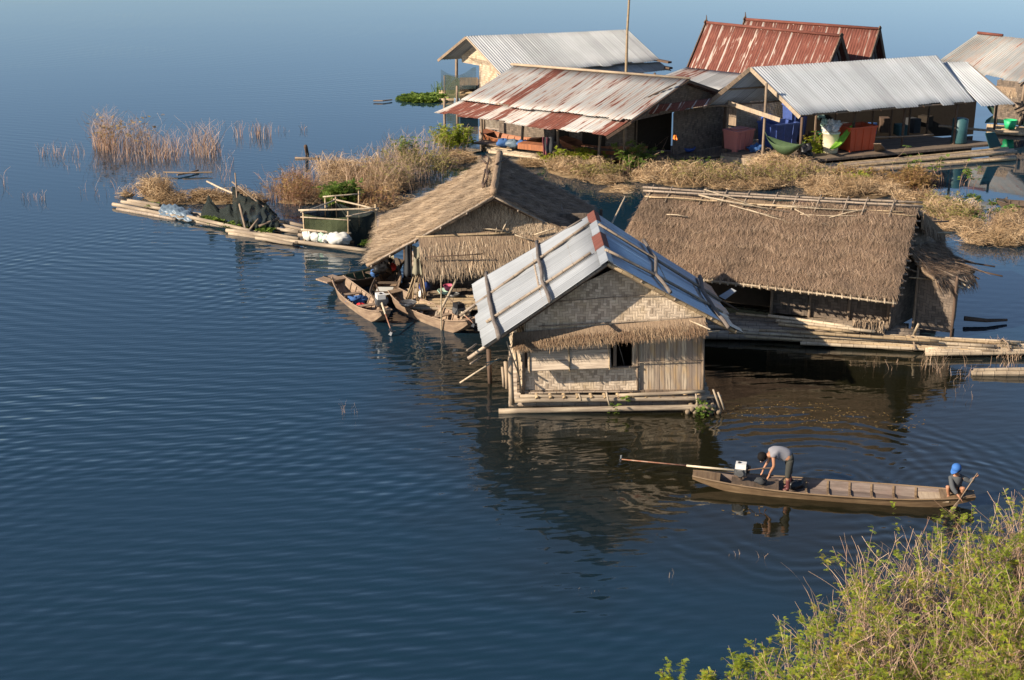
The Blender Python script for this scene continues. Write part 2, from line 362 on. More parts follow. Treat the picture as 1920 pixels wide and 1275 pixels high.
    def blob(s, c, r, seed=0, n=14, m=9, amp=.18, rz=0.0, cr=0.0):
        c = Vector(c); k = len(s.v); rr = random.Random(seed); ph = [rr.uniform(0, 6.28) for _ in range(6)]; rot = Matrix.Rotation(rz, 3, 'Z')
        for i in range(m+1):
            t = math.pi*i/m
            for j in range(n):
                g = 2*math.pi*j/n; q = 1+cr*mnoise.noise(Vector((math.cos(g)*math.sin(t), math.sin(g)*math.sin(t), math.cos(t)))*3.5+Vector((seed*3.7, 0, 0)))+amp*(math.sin(3*g+ph[0]+2*t)*math.sin(2*t+ph[1])+.5*math.sin(5*g+ph[2])*math.sin(4*t+ph[3]))
                s.v.append(c+rot @ Vector((r[0]*q*math.sin(t)*math.cos(g), r[1]*q*math.sin(t)*math.sin(g), r[2]*q*math.cos(t))))
        for i in range(m):
            for j in range(n):
                j2 = (j+1) % n; s.face((k+i*n+j, k+(i+1)*n+j, k+(i+1)*n+j2, k+i*n+j2), [(j/n, i/m), (j/n, (i+1)/m), ((j+1)/n, (i+1)/m), ((j+1)/n, i/m)])
    def grid(s, fn, nu, nv, two=0.0):
        """fn(a,b)->Vector for a,b in 0..1"""
        k = len(s.v); P = [[fn(i/nu, j/nv) for j in range(nv+1)] for i in range(nu+1)]
        Lu = (P[nu][0]-P[0][0]).length; Lv = (P[0][nv]-P[0][0]).length
        for row in P: s.v += row
        W = nv+1
        for i in range(nu):
            for j in range(nv):
                s.face((k+i*W+j, k+(i+1)*W+j, k+(i+1)*W+j+1, k+i*W+j+1), [(a*Lu, b*Lv) for a, b in ((i/nu, j/nv), ((i+1)/nu, j/nv), ((i+1)/nu, (j+1)/nv), (i/nu, (j+1)/nv))])
def part(name, mb, mat, parent=None, smooth=False, org=None):
    o_ = (ORG if org is None else org) if parent is not None else Vector((0, 0, 0)) if org is None else org
    me = bpy.data.meshes.new(name); me.from_pydata([tuple(v-o_) for v in mb.v], [], mb.f)
    ul = me.uv_layers.new(name='UVMap'); ul.data.foreach_set('uv', np.array(mb.uv, dtype=np.float32).ravel())
    me.materials.append(M[mat] if isinstance(mat, str) else mat)
    if smooth: me.polygons.foreach_set('use_smooth', [True]*len(me.polygons))
    me.update(); o = bpy.data.objects.new(name, me); COL.objects.link(o)
    if parent is not None: o.parent = parent
    elif org is not None: o.location = org
    return o
def solo(name, mb, mat, label, cat, loc, group=None, kind=None, smooth=False):
    o = part(name, mb, mat, None, smooth, Vector(loc)); return tag(o, label, cat, group, kind)
def bulk(name, verts, quads, uvs, mat, parent=None, org=None):
    o_ = ORG if (parent is not None and org is None) else (org if org is not None else Vector((0, 0, 0)))
    verts = (verts - np.array(o_)).astype(np.float32)
    me = bpy.data.meshes.new(name); me.vertices.add(len(verts)); me.vertices.foreach_set('co', verts.ravel())
    nq = len(quads); me.loops.add(nq*4); me.loops.foreach_set('vertex_index', quads.astype(np.int32).ravel())
    me.polygons.add(nq); me.polygons.foreach_set('loop_start', np.arange(0, nq*4, 4, dtype=np.int32))
    me.update(calc_edges=True)
    ul = me.uv_layers.new(name='UVMap'); ul.data.foreach_set('uv', uvs[quads.ravel()].astype(np.float32).ravel())
    me.materials.append(M[mat]); o = bpy.data.objects.new(name, me); COL.objects.link(o)
    if parent is not None: o.parent = parent
    elif org is not None: o.location = org
    return o
def ribbons(paths, w0, w1=0.3, side=None, rnd=None):
    """paths (N,K,3) -> flat ribbon strips"""
    N, K, _ = paths.shape
    t = np.gradient(paths, axis=1)
    if side is None: side = NR.normal(size=(N, 1, 3))
    sd = np.cross(t, side); sd /= (np.linalg.norm(sd, axis=2, keepdims=True)+1e-9)
    wv = np.linspace(1, w1, K)[None, :, None]*(w0 if np.isscalar(w0) else w0[:, None, None])/2
    V_ = np.stack([paths-sd*wv, paths+sd*wv], axis=2).reshape(-1, 3)
    base = (np.arange(N)*K*2)[:, None]+(np.arange(K-1)*2)[None, :]
    q = np.stack([base, base+1, base+3, base+2], axis=2).reshape(-1, 4)
    if rnd is None: rnd = NR.random(N)
    uv = np.zeros((N, K, 2, 2)); uv[..., 0] = rnd[:, None, None]; uv[..., 1] = np.linspace(0, 1, K)[None, :, None]
    return V_, q, uv.reshape(-1, 2)
def join(parts):
    off = 0; vs, qs, us = [], [], []
    for v, q, u in parts: vs.append(v); qs.append(q+off); us.append(u); off += len(v)
    return np.concatenate(vs), np.concatenate(qs), np.concatenate(us)
def bil(a, b, c, d):
    a, b, c, d = map(Vector, (a, b, c, d))
    return lambda u, v: (a*(1-u)+b*u)*(1-v)+(d*(1-u)+c*u)*v
def tinroof(name, parent, rA, rB, eB, eA, mat, pitch=.13, amp=.014, sag=.04, sheet=.76, seed=1):
    """corrugated sheets; rA-rB ridge, eA-eB eave"""
    f = bil(rA, rB, eB, eA); n = ((rB-rA).cross(eA-rA)); n = n if n.z > 0 else -n; n.normalize()
    L = ((rB-rA).length+(eB-eA).length)/2; per = 6; nu = int(L/pitch*per); nv = 5
    rr = random.Random(seed); sh = [(rr.uniform(0, .012), rr.uniform(-.13, .13), rr.uniform(-.035, .035)) for _ in range(60)]
    W = (eA-rA).length
    def fn(u, v):
        x = u*L; k = int(x/sheet) % 60; o, de, tl = sh[k]
        p = f(u, v*(1+de/W))
        return p+n*(amp*math.sin(2*math.pi*x/pitch)+o+tl*(v-.5)*(.6)-sag*math.sin(math.pi*v)*.5-sag*math.sin(math.pi*u)*.6)
    mb = MB(); mb.grid(fn, nu, nv); o = part(name, mb, mat, parent, True)
    md = o.modifiers.new('thick', 'SOLIDIFY'); md.thickness = .006; md.offset = -1
    return o, f, n
def thatchroof(name, parent, rA, rB, eB, eA, base, straw, dens=150, L=(.35, .7), wd=.028, jit=.35, th=.14, lift=.05, sag=.06, over=.15, hole=None):
    rA, rB, eB, eA = map(Vector, (rA, rB, eB, eA))
    f0 = bil(rA, rB, eB, eA); n = (rB-rA).cross(eA-rA); n = n if n.z > 0 else -n; n.normalize()
    nc = max(3, round((eA-rA).length/.55))
    f = lambda u, v: f0(u, v)-n*(sag*math.sin(math.pi*v)+.5*sag*math.sin(math.pi*u))+n*.03*math.sin(u*23+math.sin(v*7))+n*.05*(((v*nc+.18*math.sin(u*17)+.1*math.sin(u*41)) % 1.0)-.5)
    mb = MB(); mb.grid(f, 40, nc*5); o = part(name, mb, base, parent, True)
    md = o.modifiers.new('thick', 'SOLIDIFY'); md.thickness = th; md.offset = -1 if True else 0
    # make sure the thickness goes down
    if o.data.polygons[0].normal.dot(n) < 0: md.offset = 1
    area = ((rB-rA).length+(eB-eA).length)/2*((eA-rA).length+(eB-rB).length)/2
    N = int(area*dens*1.5); wd = wd*.66; u = NR.random((N, 1)); v = NR.random((N, 1))*1.0
    a, b, c, d = [np.array(q)[None, :] for q in (rA, rB, eB, eA)]
    P = (a*(1-u)+b*u)*(1-v)+(d*(1-u)+c*u)*v
    nn = np.array(n)[None, :]
    fr = (v*nc+.18*np.sin(u*17)+.1*np.sin(u*41)) % 1.0
    P = P-nn*(sag*np.sin(np.pi*v)+.5*sag*np.sin(np.pi*u))+nn*.03*np.sin(u*23+np.sin(v*7))+nn*.05*(fr-.5)
    down = (d*(1-u)+c*u)-(a*(1-u)+b*u); down /= np.linalg.norm(down, axis=1, keepdims=True)
    al = np.array((rB-rA).normalized())[None, :]
    D = down+al*NR.normal(0, jit, (N, 1)); D /= np.linalg.norm(D, axis=1, keepdims=True)
    ln = NR.uniform(L[0], L[1], (N, 1)); lf = NR.random((N, 1))**2*lift*2+.05*(fr > .6)
    t = np.linspace(0, 1, 4)
    paths = np.stack([P+D*ln*(k-.35)+nn*(.012+lf*k-.05*max(0, k-.66)*0) for k in t], axis=1)
    paths[:, 0] -= nn*.03
    # blades past the eave droop
    ov = (v > 1-.5*ln/np.linalg.norm(np.array(eA-rA)))[:, 0]
    paths[ov, 3, 2] -= .04
    rn = np.clip(NR.random(N)*.75+.32*fr[:, 0]-.04, 0, 1)  # darker at each course top: overlap shade put into the straw colour
    V_, q, uv = ribbons(paths, NR.uniform(wd*.5, wd, N), .25, nn[None]+NR.normal(0, .25, (N, 1, 3)), rn)
    s = bulk(name.replace('roof', 'straw') if 'roof' in name else name+'_straw', V_, q, uv, straw, o, ORG)
    return o, f, n
def fringe(name, parent, a, b, drop, out, base, straw, n=900, L=(.3, .5), wd=.025, th=.08, tiers=1):
    """thatch curtain hanging between a and b; drop length, out = horizontal offset vector at the bottom"""
    a, b, out = Vector(a), Vector(b), Vector(out); D = Vector((0, 0, -drop))+out; o = None
    mb = MB(); mb.slab(a, b, b+D*.93, a+D*.93, th); o = part(name, mb, base, parent)
    sv = []
    nrm = (b-a).cross(D); nrm = nrm if nrm.y < 0 else -nrm; nrm.normalize()
    al = np.array(b-a); Dn = np.array(D.normalized()); nn = np.array(nrm)
    for k in range(tiers):
        N = n; u = NR.random((N, 1)); v = (k+NR.random((N, 1))*.75-.05)/tiers
        P = np.array(a)[None]+al[None]*u+np.array(D)[None]*v+nn[None]*(.03+.07*(k == k)*(v*tiers-k))
        dd = Dn[None]+NR.normal(0, .12, (N, 3)); ln = NR.uniform(L[0], L[1], (N, 1))
        paths = np.stack([P+dd*ln*t+nn[None]*(.02+.03*t*NR.random((N, 1))) for t in (0, .4, .75, 1)], axis=1)
        sv.append(ribbons(paths, NR.uniform(wd*.5, wd, N), .25, nn[None, None]+NR.normal(0, .3, (N, 1, 3))))
    bulk('straw', *join(sv), straw, o, ORG); return o
def pole(parent, name, p0, p1, r=.045, mat='bamboo', bend=.02, n=8, r1=None, seed=None):
    p0, p1 = Vector(p0), Vector(p1); rr = R; L = (p1-p0).length; k = max(2, min(10, int(L/.7)+1))
    off = Vector((rr.uniform(-1, 1), rr.uniform(-1, 1), rr.uniform(-1, 1)))*bend*L*.5
    pts = [p0.lerp(p1, i/k)+off*math.sin(math.pi*i/k)+Vector((rr.uniform(-1, 1), rr.uniform(-1, 1), rr.uniform(-1, 1)))*bend*.25*(0 < i < k) for i in range(k+1)]
    mb = MB(); mb.tube(pts, [r+( (r1 or r)-r)*i/k for i in range(k+1)], n); return part(name, mb, mat, parent, True)
def branch(parent, name, pts, r=.05, mat='branch', n=7):
    P = [];
    pts = [Vector(p) for p in pts]
    for i in range(len(pts)-1):
        for k in range(3):
            q = pts[i].lerp(pts[i+1], k/3); P.append(q+Vector((R.uniform(-1, 1), R.uniform(-1, 1), R.uniform(-1, 1)))*r*.35)
    P.append(pts[-1]); mb = MB(); mb.tube(P, [r*R.uniform(.85, 1.15) for _ in P], n); return part(name, mb, mat, parent, True)
# ================================================================== water
def m_water():
    N = NT('lake_water'); p = N.coord('Object'); x, y, _ = N.sep(p)
    def wave(vec, scl, dist, det=2, dsc=1.0, kind='BANDS', prof='SIN'):
        q = N.n('ShaderNodeTexWave', wave_type=kind, wave_profile=prof)
        if kind == 'BANDS': q.bands_direction = 'Y'
        else: q.rings_direction = 'Z'
        N.put(q.inputs['Vector'], vec); q.inputs['Scale'].default_value = scl; q.inputs['Distortion'].default_value = dist
        q.inputs['Detail'].default_value = det; q.inputs['Detail Scale'].default_value = dsc; return q.outputs['Fac']
    def rot(a, sx=1.0, sy=1.0, ox=0.0, oy=0.0):
        q = N.n('ShaderNodeMapping'); N.put(q.inputs[0], p); q.inputs[1].default_value = (ox, oy, 0); q.inputs[2].default_value = (0, 0, a); q.inputs[3].default_value = (sx, sy, 1); return q.outputs[0]
    # wave trains ~0.5 m long crossing at a small angle, in patches
    w1 = wave(rot(math.radians(26)), .42, 3.0, 2, .35)
    w2 = wave(rot(math.radians(3)), .55, 3.6, 2, .4)
    w3 = wave(rot(math.radians(-44)), .62, 2.6, 2, .35)
    w4 = wave(rot(math.radians(-12)), 1.25, 3.0, 2, .9)
    pm = N.step(N.noise(N.scale(p, .06, .05), 1, 2, .5), .35, .65)
    hb = N.math('ADD', N.math('MULTIPLY', w1, N.math('ADD', .3, N.math('MULTIPLY', pm, .8))), N.math('MULTIPLY', w2, N.math('SUBTRACT', 1.0, N.math('MULTIPLY', pm, .5))))
    pm3 = N.step(N.noise(N.scale(p, .11, .11), 1, 2, .5), .45, .62)
    hb = N.math('ADD', hb, N.math('MULTIPLY', w4, .28))
    hb = N.math('ADD', hb, N.math('MULTIPLY', w3, N.math('MULTIPLY', pm3, .8)))
    fine = N.noise(rot(0.1, 1.6, 5.5), 1, 3, .6)
    fine2 = N.noise(rot(-.1, .5, 1.6), 1, 3, .6)
    # distance calms the long waves (sheltered far water)
    d = N.math('SQRT', N.math('ADD', N.math('MULTIPLY', x, x), N.math('MULTIPLY', y, y)))
    near = N.step(d, 70, 42)
    left = N.step(N.math('ADD', x, N.math('MULTIPLY', y, 0.0)), 6.0, -3.0)   # open water has the wave trains, the lee of the huts is calmer
    hb = N.math('MULTIPLY', hb, N.math('MULTIPLY', N.math('ADD', .12, N.math('MULTIPLY', near, .88)), N.math('ADD', .2, N.math('MULTIPLY', left, .8))))
    hb = N.math('MULTIPLY', hb, N.math('ADD', .35, N.math('MULTIPLY', N.step(N.noise(N.scale(p, .045, .07), 1, 3, .55), .38, .62), 1.1)))
    h = N.math('ADD', N.math('MULTIPLY', hb, .0120), N.math('MULTIPLY', N.math('ADD', N.math('MULTIPLY', fine, .0035), N.math('MULTIPLY', fine2, .010)), N.math('MULTIPLY', N.math('ADD', .05, N.math('MULTIPLY', near, .95)), N.math('ADD', .6, N.math('MULTIPLY', left, .4)))))
    # wakes spreading from the boat, its engine and the hut
    big_ = N.noise(N.scale(p, .45, .45), 1, 2, .5)
    for (cx, cy, r1, amp, wl) in RINGS:
        dx = N.math('SUBTRACT', x, cx); dy = N.math('SUBTRACT', y, cy)
        rr = N.math('SQRT', N.math('ADD', N.math('MULTIPLY', dx, dx), N.math('MULTIPLY', dy, dy)))
        ph = N.math('ADD', N.math('MULTIPLY', rr, 6.283/wl), N.math('MULTIPLY', big_, 14.0))
        s = N.math('MULTIPLY', N.math('SINE', ph), N.math('MULTIPLY', N.step(N.noise(N.scale(p, .3, .3), 1, 2, .5), .38, .6), 1.5)); fo = N.math('MULTIPLY', N.step(rr, r1, r1*.35), N.step(rr, .3, 1.0))
        h = N.math('ADD', h, N.math('MULTIPLY', N.math('MULTIPLY', s, fo), amp))
    q = N.n('ShaderNodeBump'); N.put(q.inputs['Height'], h); q.inputs['Strength'].default_value = 1.0; q.inputs['Distance'].default_value = 1.0
    N.t.links.new(q.outputs[0], N.b.inputs['Normal'])
    # turbid water: a little brown near the huts and the bank, darkened to paint in the huts' reflection, blue-green in the open lake
    ex = N.math('DIVIDE', N.math('SUBTRACT', x, 7.5), 12.5); ey = N.math('DIVIDE', N.math('SUBTRACT', y, 39.0), 14.0)
    f = N.step(N.math('ADD', N.math('ADD', N.math('MULTIPLY', ex, ex), N.math('MULTIPLY', ey, ey)), N.noise(N.scale(p, .2, .2), 1, 3)), 1.5, .7)
    c = N.mix(f, WATER_OPEN, WATER_MUD_REFL)
    m = N.fin(c, .03, 0, .5); N.b.inputs['IOR'].default_value = 1.6
    return m
bc = A(1560, 915, 0)
RINGS = [(bc.x, bc.y+.3, 9.0, .0040, .55), (A(1290, 900, 0).x, A(1290, 900, 0).y, 4.5, .0030, .42), (A(1800, 930, 0).x, A(1800, 930, 0).y, 4.0, .003, .38), (A(1050, 790, 0).x, A(1050, 790, 0).y, 5.0, .0012, .4)]
WATER_OPEN = (.006, .022, .037); WATER_MUD_REFL = (.010, .0095, .0045)
mb = MB(); S = 1500.0
mb.quad((-S, -200, 0), (S, -200, 0), (S, 2800, 0), (-S, 2800, 0))
M['water'] = m_water()
o = part('water', mb, 'water'); o['kind'] = 'structure'

# ================================================================== FRONT HUT
B = Vector((3.0, 39.4, 0))
fh = thing('floating_hut', 'floating bamboo hut nearest the camera with bright tin gable roof held down by poles', 'hut', B)
YW = 39.4
rF = A(1140, 490, 4.65); rB_ = A(1113, 397, 4.65); lF = A(905, 650, 2.15); lB = A(888, 530, 2.15); gF = A(1388, 622, 2.25); gB = A(1330, 536, 2.3)
_, fL, nL = tinroof('roof_sheet', fh, rF, rB_, lB, lF, 'tin_white', pitch=.17, amp=.017, seed=3)
_, fR, nR = tinroof('roof_sheet', fh, rB_, rF, gF, gB, 'tin_shade_blue', pitch=.17, amp=.017, seed=5)
def onL(x, y, off=.05): return ON(x, y, rF, nL, off)
def onR(x, y, off=.05): return ON(x, y, rF, nR, off)
# ridge caps
def cap(p0, p1, mat, w_=.26):
    p0, p1 = Vector(p0), Vector(p1); mb = MB(); dL = (lF-rF).normalized(); dR = (gF-rF).normalized()
    up = Vector((0, 0, .045))
    mb.slab(p0+up, p1+up, p1+up+dL*w_, p0+up+dL*w_, .01); mb.slab(p1+up, p0+up, p0+up+dR*w_*.7, p1+up+dR*w_*.7, .01)
    part('ridge_cap', mb, mat, fh)
rd = rB_-rF
cap(rF+rd*1.0, rF+rd*.78, 'ridge_rust'); cap(rF+rd*.78, rF+rd*.53, 'tin_white'); cap(rF+rd*.54, rF+rd*.26, 'ridge_rust', .3); cap(rF+rd*.27, rF-rd*.01, 'tin_white')
# poles laid over the sheets
pole(fh, 'roof_pole', onL(1106, 418, .07), onL(862, 592, .09), .05, 'bamboo_g')
pole(fh, 'roof_pole', onL(1108, 474, .07), onL(912, 604, .09), .05, 'bamboo_g')
pole(fh, 'roof_pole', onL(1090, 412, .05), onL(1010, 458, .05), .03, 'branch')
pole(fh, 'roof_pole', onR(1122, 420, .07), onR(1352, 564, .07), .045, 'bamboo_g'); pole(fh, 'roof_pole', onR(1135, 468, .07), onR(1354, 585, .07), .045, 'bamboo_g')
pole(fh, 'roof_pole', onR(1325, 545, .09), onR(1384, 582, .09), .03, 'postd')
branch(fh, 'roof_branch', [onL(911, 510, .14), onL(917, 550, .14), onL(922, 590, .14), onL(936, 634, .14)], .065)
branch(fh, 'roof_branch', [onL(1005, 454, .14), onL(1011, 490, .14), onL(1017, 525, .14), onL(1031, 566, .14)], .055)
branch(fh, 'roof_branch', [onR(1206, 450, .12), onR(1229, 484, .12), onR(1231, 515, .12), onR(1257, 548, .12)], .06)
branch(fh, 'roof_branch', [onR(1312, 518, .12), onR(1318, 545, .12), onR(1340, 580, .12), onR(1366, 614, .12)], .06)
# rakes and purlins under the sheets
dn = Vector((0, 0, -.1))
pole(fh, 'rafter', rF+dn+Vector((0, .12, 0)), lF+(lF-rF)*.12+dn+Vector((0, .12, 0)), .055, 'bamboo_g')
pole(fh, 'rafter', rF+dn+Vector((0, .1, 0)), gF-(gF-rF)*.03+dn+Vector((0, .1, 0)), .055, 'bamboo')
pole(fh, 'rafter', rF+dn*1.9+Vector((0, .3, 0)), gF-(gF-rF)*.05+dn*1.9+Vector((0, .3, 0)), .045, 'bamboo_g')
pole(fh, 'rafter', rF+dn*1.9+Vector((0, .3, 0)), lF+dn*1.9+Vector((0, .3, 0)), .05, 'postd')
for k in (.25, .5, .78, .97):
    a = fL(0, k)+Vector((0, .05, -.09)); b = fL(1, k)+Vector((0, -.1, -.09)); pole(fh, 'purlin', a, b, .04, 'bamboo_g')
    a = fR(0, k)+Vector((0, -.1, -.09)); b = fR(1, k)+Vector((0, .05, -.09)); pole(fh, 'purlin', a, b, .04, 'bamboo_g')
for (x0, y0, x1, y1) in ((893, 645, 876, 657), (905, 668, 882, 682)):
    pole(fh, 'purlin', V(x0, y0, 38.9), V(x1, y1, 38.2), .03, 'bamboo_g')
# walls
x0, x1, ys = .42, 5.62, 43.9
sk_ = -.42
mb = MB(); mb.poly([V(985, 640, YW), V(1320, 622, YW), Vector((5.62, YW, 2.82)), V(1147, 506, YW), Vector((.42, YW, 2.95))], .03); part('gable_wall', mb, 'weave', fh)
def wp(px0, py0, px1, py1, Y): return V(px0, py0, Y), V(px1, py1, Y)
def fpanel(name, x0_, y0_, x1_, y1_, Y, mat, th=.03, dy=0):
    a = V(x0_, y1_, Y); b = V(x1_, y1_+dy, Y); c = V(x1_, y0_+dy, Y); d = V(x0_, y0_, Y); mb = MB(); mb.slab(a, b, c, d, th); return part(name, mb, mat, fh)
fpanel('wall_panel', 984, 690, 1200, 737, YW-.02, 'weave', dy=-2)
fpanel('wall_panel', 1197, 622, 1318, 733, YW, 'planks', dy=-2)
fpanel('wall_panel', 984, 628, 1143, 692, YW+.06, 'weave_shade')
# shutter flap, hinged at the top and propped out
a, b = V(988, 640, YW-.06), V(1144, 636, YW-.06); c_, d_ = V(1146, 690, YW-.5), V(990, 696, YW-.5)
mb = MB(); mb.slab(d_, c_, b, a, .03); sh = part('shutter', mb, 'shutter', fh)
for (u0) in (.02, .5, .98):
    p = a.lerp(b, u0)+Vector((0, -.05, 0)); q = d_.lerp(c_, u0)+Vector((0, -.05, -.03)); mb = MB(); mb.tube([p, q], .018, 6); part('shutter_batten', mb, 'bamboo', sh, True)
# window surround
mb = MB(); mb.slab(V(1150, 690, YW-.04), V(1156, 690, YW-.04), V(1156, 640, YW-.04), V(1150, 640, YW-.04), .05); part('window_frame', mb, 'post', fh)
mb = MB(); mb.slab(V(1185, 690, YW-.02), V(1194, 690, YW-.02), V(1194, 636, YW-.02), V(1185, 636, YW-.02), .04); part('window_frame', mb, 'planks', fh)
# horizontal cross battens
pole(fh, 'wall_batten', V(984, 737, YW-.09), V(1200, 734, YW-.09), .03, 'bamboo_g'); pole(fh, 'wall_batten', V(1140, 690, YW-.09), V(1198, 688, YW-.09), .028, 'bamboo_g')
pole(fh, 'wall_batten', V(1194, 680, YW-.08), V(1320, 676, YW-.08), .014, 'bamboo_g'); pole(fh, 'wall_batten', V(1010, 612, YW-.08), V(1318, 594, YW-.1), .02, 'bamboo_g')
pole(fh, 'wall_batten', V(1040, 566, YW-.06), V(1240, 553, YW-.06), .012, 'bamboo_g')
for xx, yy0, yy1, r in ((982, 640, 738, .045), (1318, 622, 736, .045), (1196, 640, 735, .03)):
    pole(fh, 'corner_post', V(xx, yy1, YW-.06), V(xx, yy0, YW-.06), r, 'post')
# left side wall, far wall, floor
lA = Vector((.36, YW, .5)); lBk = Vector((.0, 43.9, .5))
for i in range(9):
    z = .62+i*.2; pole(fh, 'slat', Vector((.33+R.uniform(-.03, .03), YW-.1, z+R.uniform(-.03, .03))), Vector((-.05, 43.9, z+R.uniform(-.1, .1))), .05, 'bamboo_l')
mb = MB(); mb.slab(lBk, lA, lA+Vector((0, 0, 2.3)), lBk+Vector((0, 0, 2.3)), .03); part('wall', mb, 'weave_pale', fh)
mb = MB(); mb.slab(Vector((5.6, YW, .5)), Vector((5.3, 43.9, .5)), Vector((5.3, 43.9, 2.6)), Vector((5.6, YW, 2.6)), .03); part('wall', mb, 'weave_shade', fh)
mb = MB(); mb.poly([Vector((0, 43.9, .5)), Vector((5.3, 43.9, .5)), Vector((5.3, 43.9, 2.6)), Vector((2.6, 43.9, 4.4)), Vector((0, 43.9, 2.7))], .03); part('wall', mb, 'weave_shade', fh)
mb = MB(); mb.box((2.85, 41.6, .45), (5.4, 4.6, .06)); part('floor', mb, 'floor', fh)
for (x_, y0_, y1_, r, Yp, m_) in ((957, 758, 668, .075, 39.1, 'board_light'), (948, 728, 678, .06, 39.9, 'board_light'), (916, 722, 655, .07, 41.2, 'postd'), (942, 725, 688, .045, 39.6, 'board_light')):
    pole(fh, 'post', V(x_, y1_, Yp), V(x_+3, y0_, Yp), r, m_)
pole(fh, 'brace_pole', V(935, 672, 39.0), V(862, 718, 38.6), .025, 'bamboo_l'); pole(fh, 'brace_pole', V(940, 673, 38.9), V(912, 680, 38.8), .018, 'teal')
pole(fh, 'brace_pole', V(950, 640, 39.0), V(972, 700, 39.1), .025, 'bamboo_l'); pole(fh, 'brace_pole', V(965, 640, 39.2), V(978, 740, 39.3), .025, 'bamboo_l')
# awning of thatch over the front wall
fringe('awning', fh, V(962, 628, YW-.05), V(1322, 599, YW-.05), .30, (0, -.55, 0), 'thatch', 'straw_awn', 9000, (.2, .42), .022, .1)
pole(fh, 'awning_pole', V(955, 652, YW-.6), V(1350, 620, YW-.6), .016, 'bamboo'); pole(fh, 'awning_pole', V(1290, 600, YW-.1), V(1332, 618, YW-.8), .025, 'bamboo_l')
# raft under the hut
for (xa, ya, xb, yb, r, Yp, m_) in ((935, 771, 1342, 763, .085, 38.75, 'log'), (965, 751, 1325, 747, .07, 38.95, 'log'), (975, 743, 1352, 744, .06, 39.1, 'log'), (1160, 741, 1322, 734, .055, 38.95, 'log'), (985, 757, 1330, 756, .05, 39.15, 'bamboo_g')):
    pole(fh, 'raft_log', V(xa, ya, Yp), V(xb, yb, Yp), r, m_, .006)
for i in range(14):
    y = 39.2+i*.38; pole(fh, 'raft_log', Vector((-.1, y, .12)), Vector((5.95, y, .12)), .1, 'bamboo_g', .004)
for i in range(13):   # joists whose cut ends show along the front
    x = .75+i*.4; mb = MB(); z = .37
    mb.tube([(x, 38.9, z), (x-.3, 43.9, z)], .06, 10, False); mb.tube([(x-.3, 43.9, z), (x, 38.9, z)], .04, 10, False); part('joist', mb, 'bamboo', fh, True)
for i in range(9):
    x = 5.15+i*.11+R.uniform(-.02, .02); mb = MB(); mb.tube([(x, 38.62, .06+(i % 2)*.09), (x, 39.6, .06+(i % 2)*.09)], .075, 9); part('float_log', mb, 'foam', fh, True)
for xa, ya, xb, yb in ((1137, 735, 1143, 760), (1085, 738, 1090, 752), (1305, 738, 1308, 765), (1337, 730, 1352, 770), (1346, 735, 1358, 768)):
    pole(fh, 'brace_pole', V(xa, ya, 38.8), V(xb, yb, 38.7), .03, 'log')
pole(fh, 'window_stick', V(1158, 640, YW+.4), V(1172, 688, YW+.3), .018, 'bamboo_g')
mb = MB(); mb.slab(V(1143, 691, YW-.06), V(1196, 689, YW-.06), V(1196, 686, YW-.06), V(1143, 688, YW-.06), .08); part('window_sill', mb, 'post', fh)
# white tin scrap poking out past the right eave
mb = MB(); mb.slab(A(1348, 556, 1.9), A(1372, 541, 2.1), A(1381, 546, 2.1), A(1360, 562, 1.85), .02); part('tin_flap', mb, 'tin_white', fh)

# ================================================================== LEFT THATCHED HUT
th1 = thing('thatched_hut', 'thatched hut with tan straw gable roof and two tier straw awning beside the moored boats', 'hut', (-.8, 50.5, 0))
rF = A(925, 362, 4.5); rK = A(937, 288, 4.5); lF = A(685, 495, 1.6); lK = A(713, 408, 1.7); qF = A(1146, 470, 1.8); qK = A(1112, 386, 1.8)
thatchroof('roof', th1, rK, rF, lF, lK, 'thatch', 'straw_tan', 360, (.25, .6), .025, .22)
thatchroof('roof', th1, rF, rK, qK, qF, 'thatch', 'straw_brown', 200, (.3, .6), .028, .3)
# ridge pad and tie branches
mb = MB(); n_ = 14
pts = [rF.lerp(rK, i/n_)+Vector((0, 0, .03+.03*math.sin(i*1.3))) for i in range(n_+1)]
mb.tube(pts, .13, 8); rp = part('ridge_bundle', mb, 'thatch', th1, True)
nLt = (rF-rK).cross(lK-rK).normalized(); nLt = nLt if nLt.z > 0 else -nLt
for q in ([(917, 295), (912, 315), (914, 335)], [(910, 318), (905, 345), (908, 350)], [(903, 300), (911, 306)], [(916, 322), (912, 338), (905, 352)]):
    branch(th1, 'roof_branch', [ON(x, y, rF, nLt, .12) for x, y in q], .035, 'postd')
nRt = (rK-rF).cross(qF-rF).normalized(); nRt = nRt if nRt.z > 0 else -nRt
branch(th1, 'roof_branch', [ON(930, 308, rF, nRt, .12), ON(945, 300, rF, nRt, .12), ON(957, 294, rF, nRt, .12)], .035, 'postd')
# rakes
for off, m_ in ((0, 'bamboo_g'), (.14, 'postd')):
    pole(th1, 'rafter', rF+Vector((0, .05+off, -.12-off)), lF.lerp(rF, .03)+Vector((0, .05+off, -.12-off)), .045, m_); pole(th1, 'rafter', rF+Vector((0, .05+off, -.12-off)), qF+Vector((0, .05+off, -.12-off)), .045, m_)
for k in (.2, .4, .6, .8, .95):
    pole(th1, 'purlin', rF.lerp(lF, k)+Vector((0, -.1, -.2)), rK.lerp(lK, k)+Vector((0, 0, -.2)), .035, 'bamboo_g'); pole(th1, 'purlin', rF.lerp(qF, k)+Vector((0, -.05, -.2)), rK.lerp(qK, k)+Vector((0, 0, -.2)), .035, 'bamboo_g')
Yg = 48.7
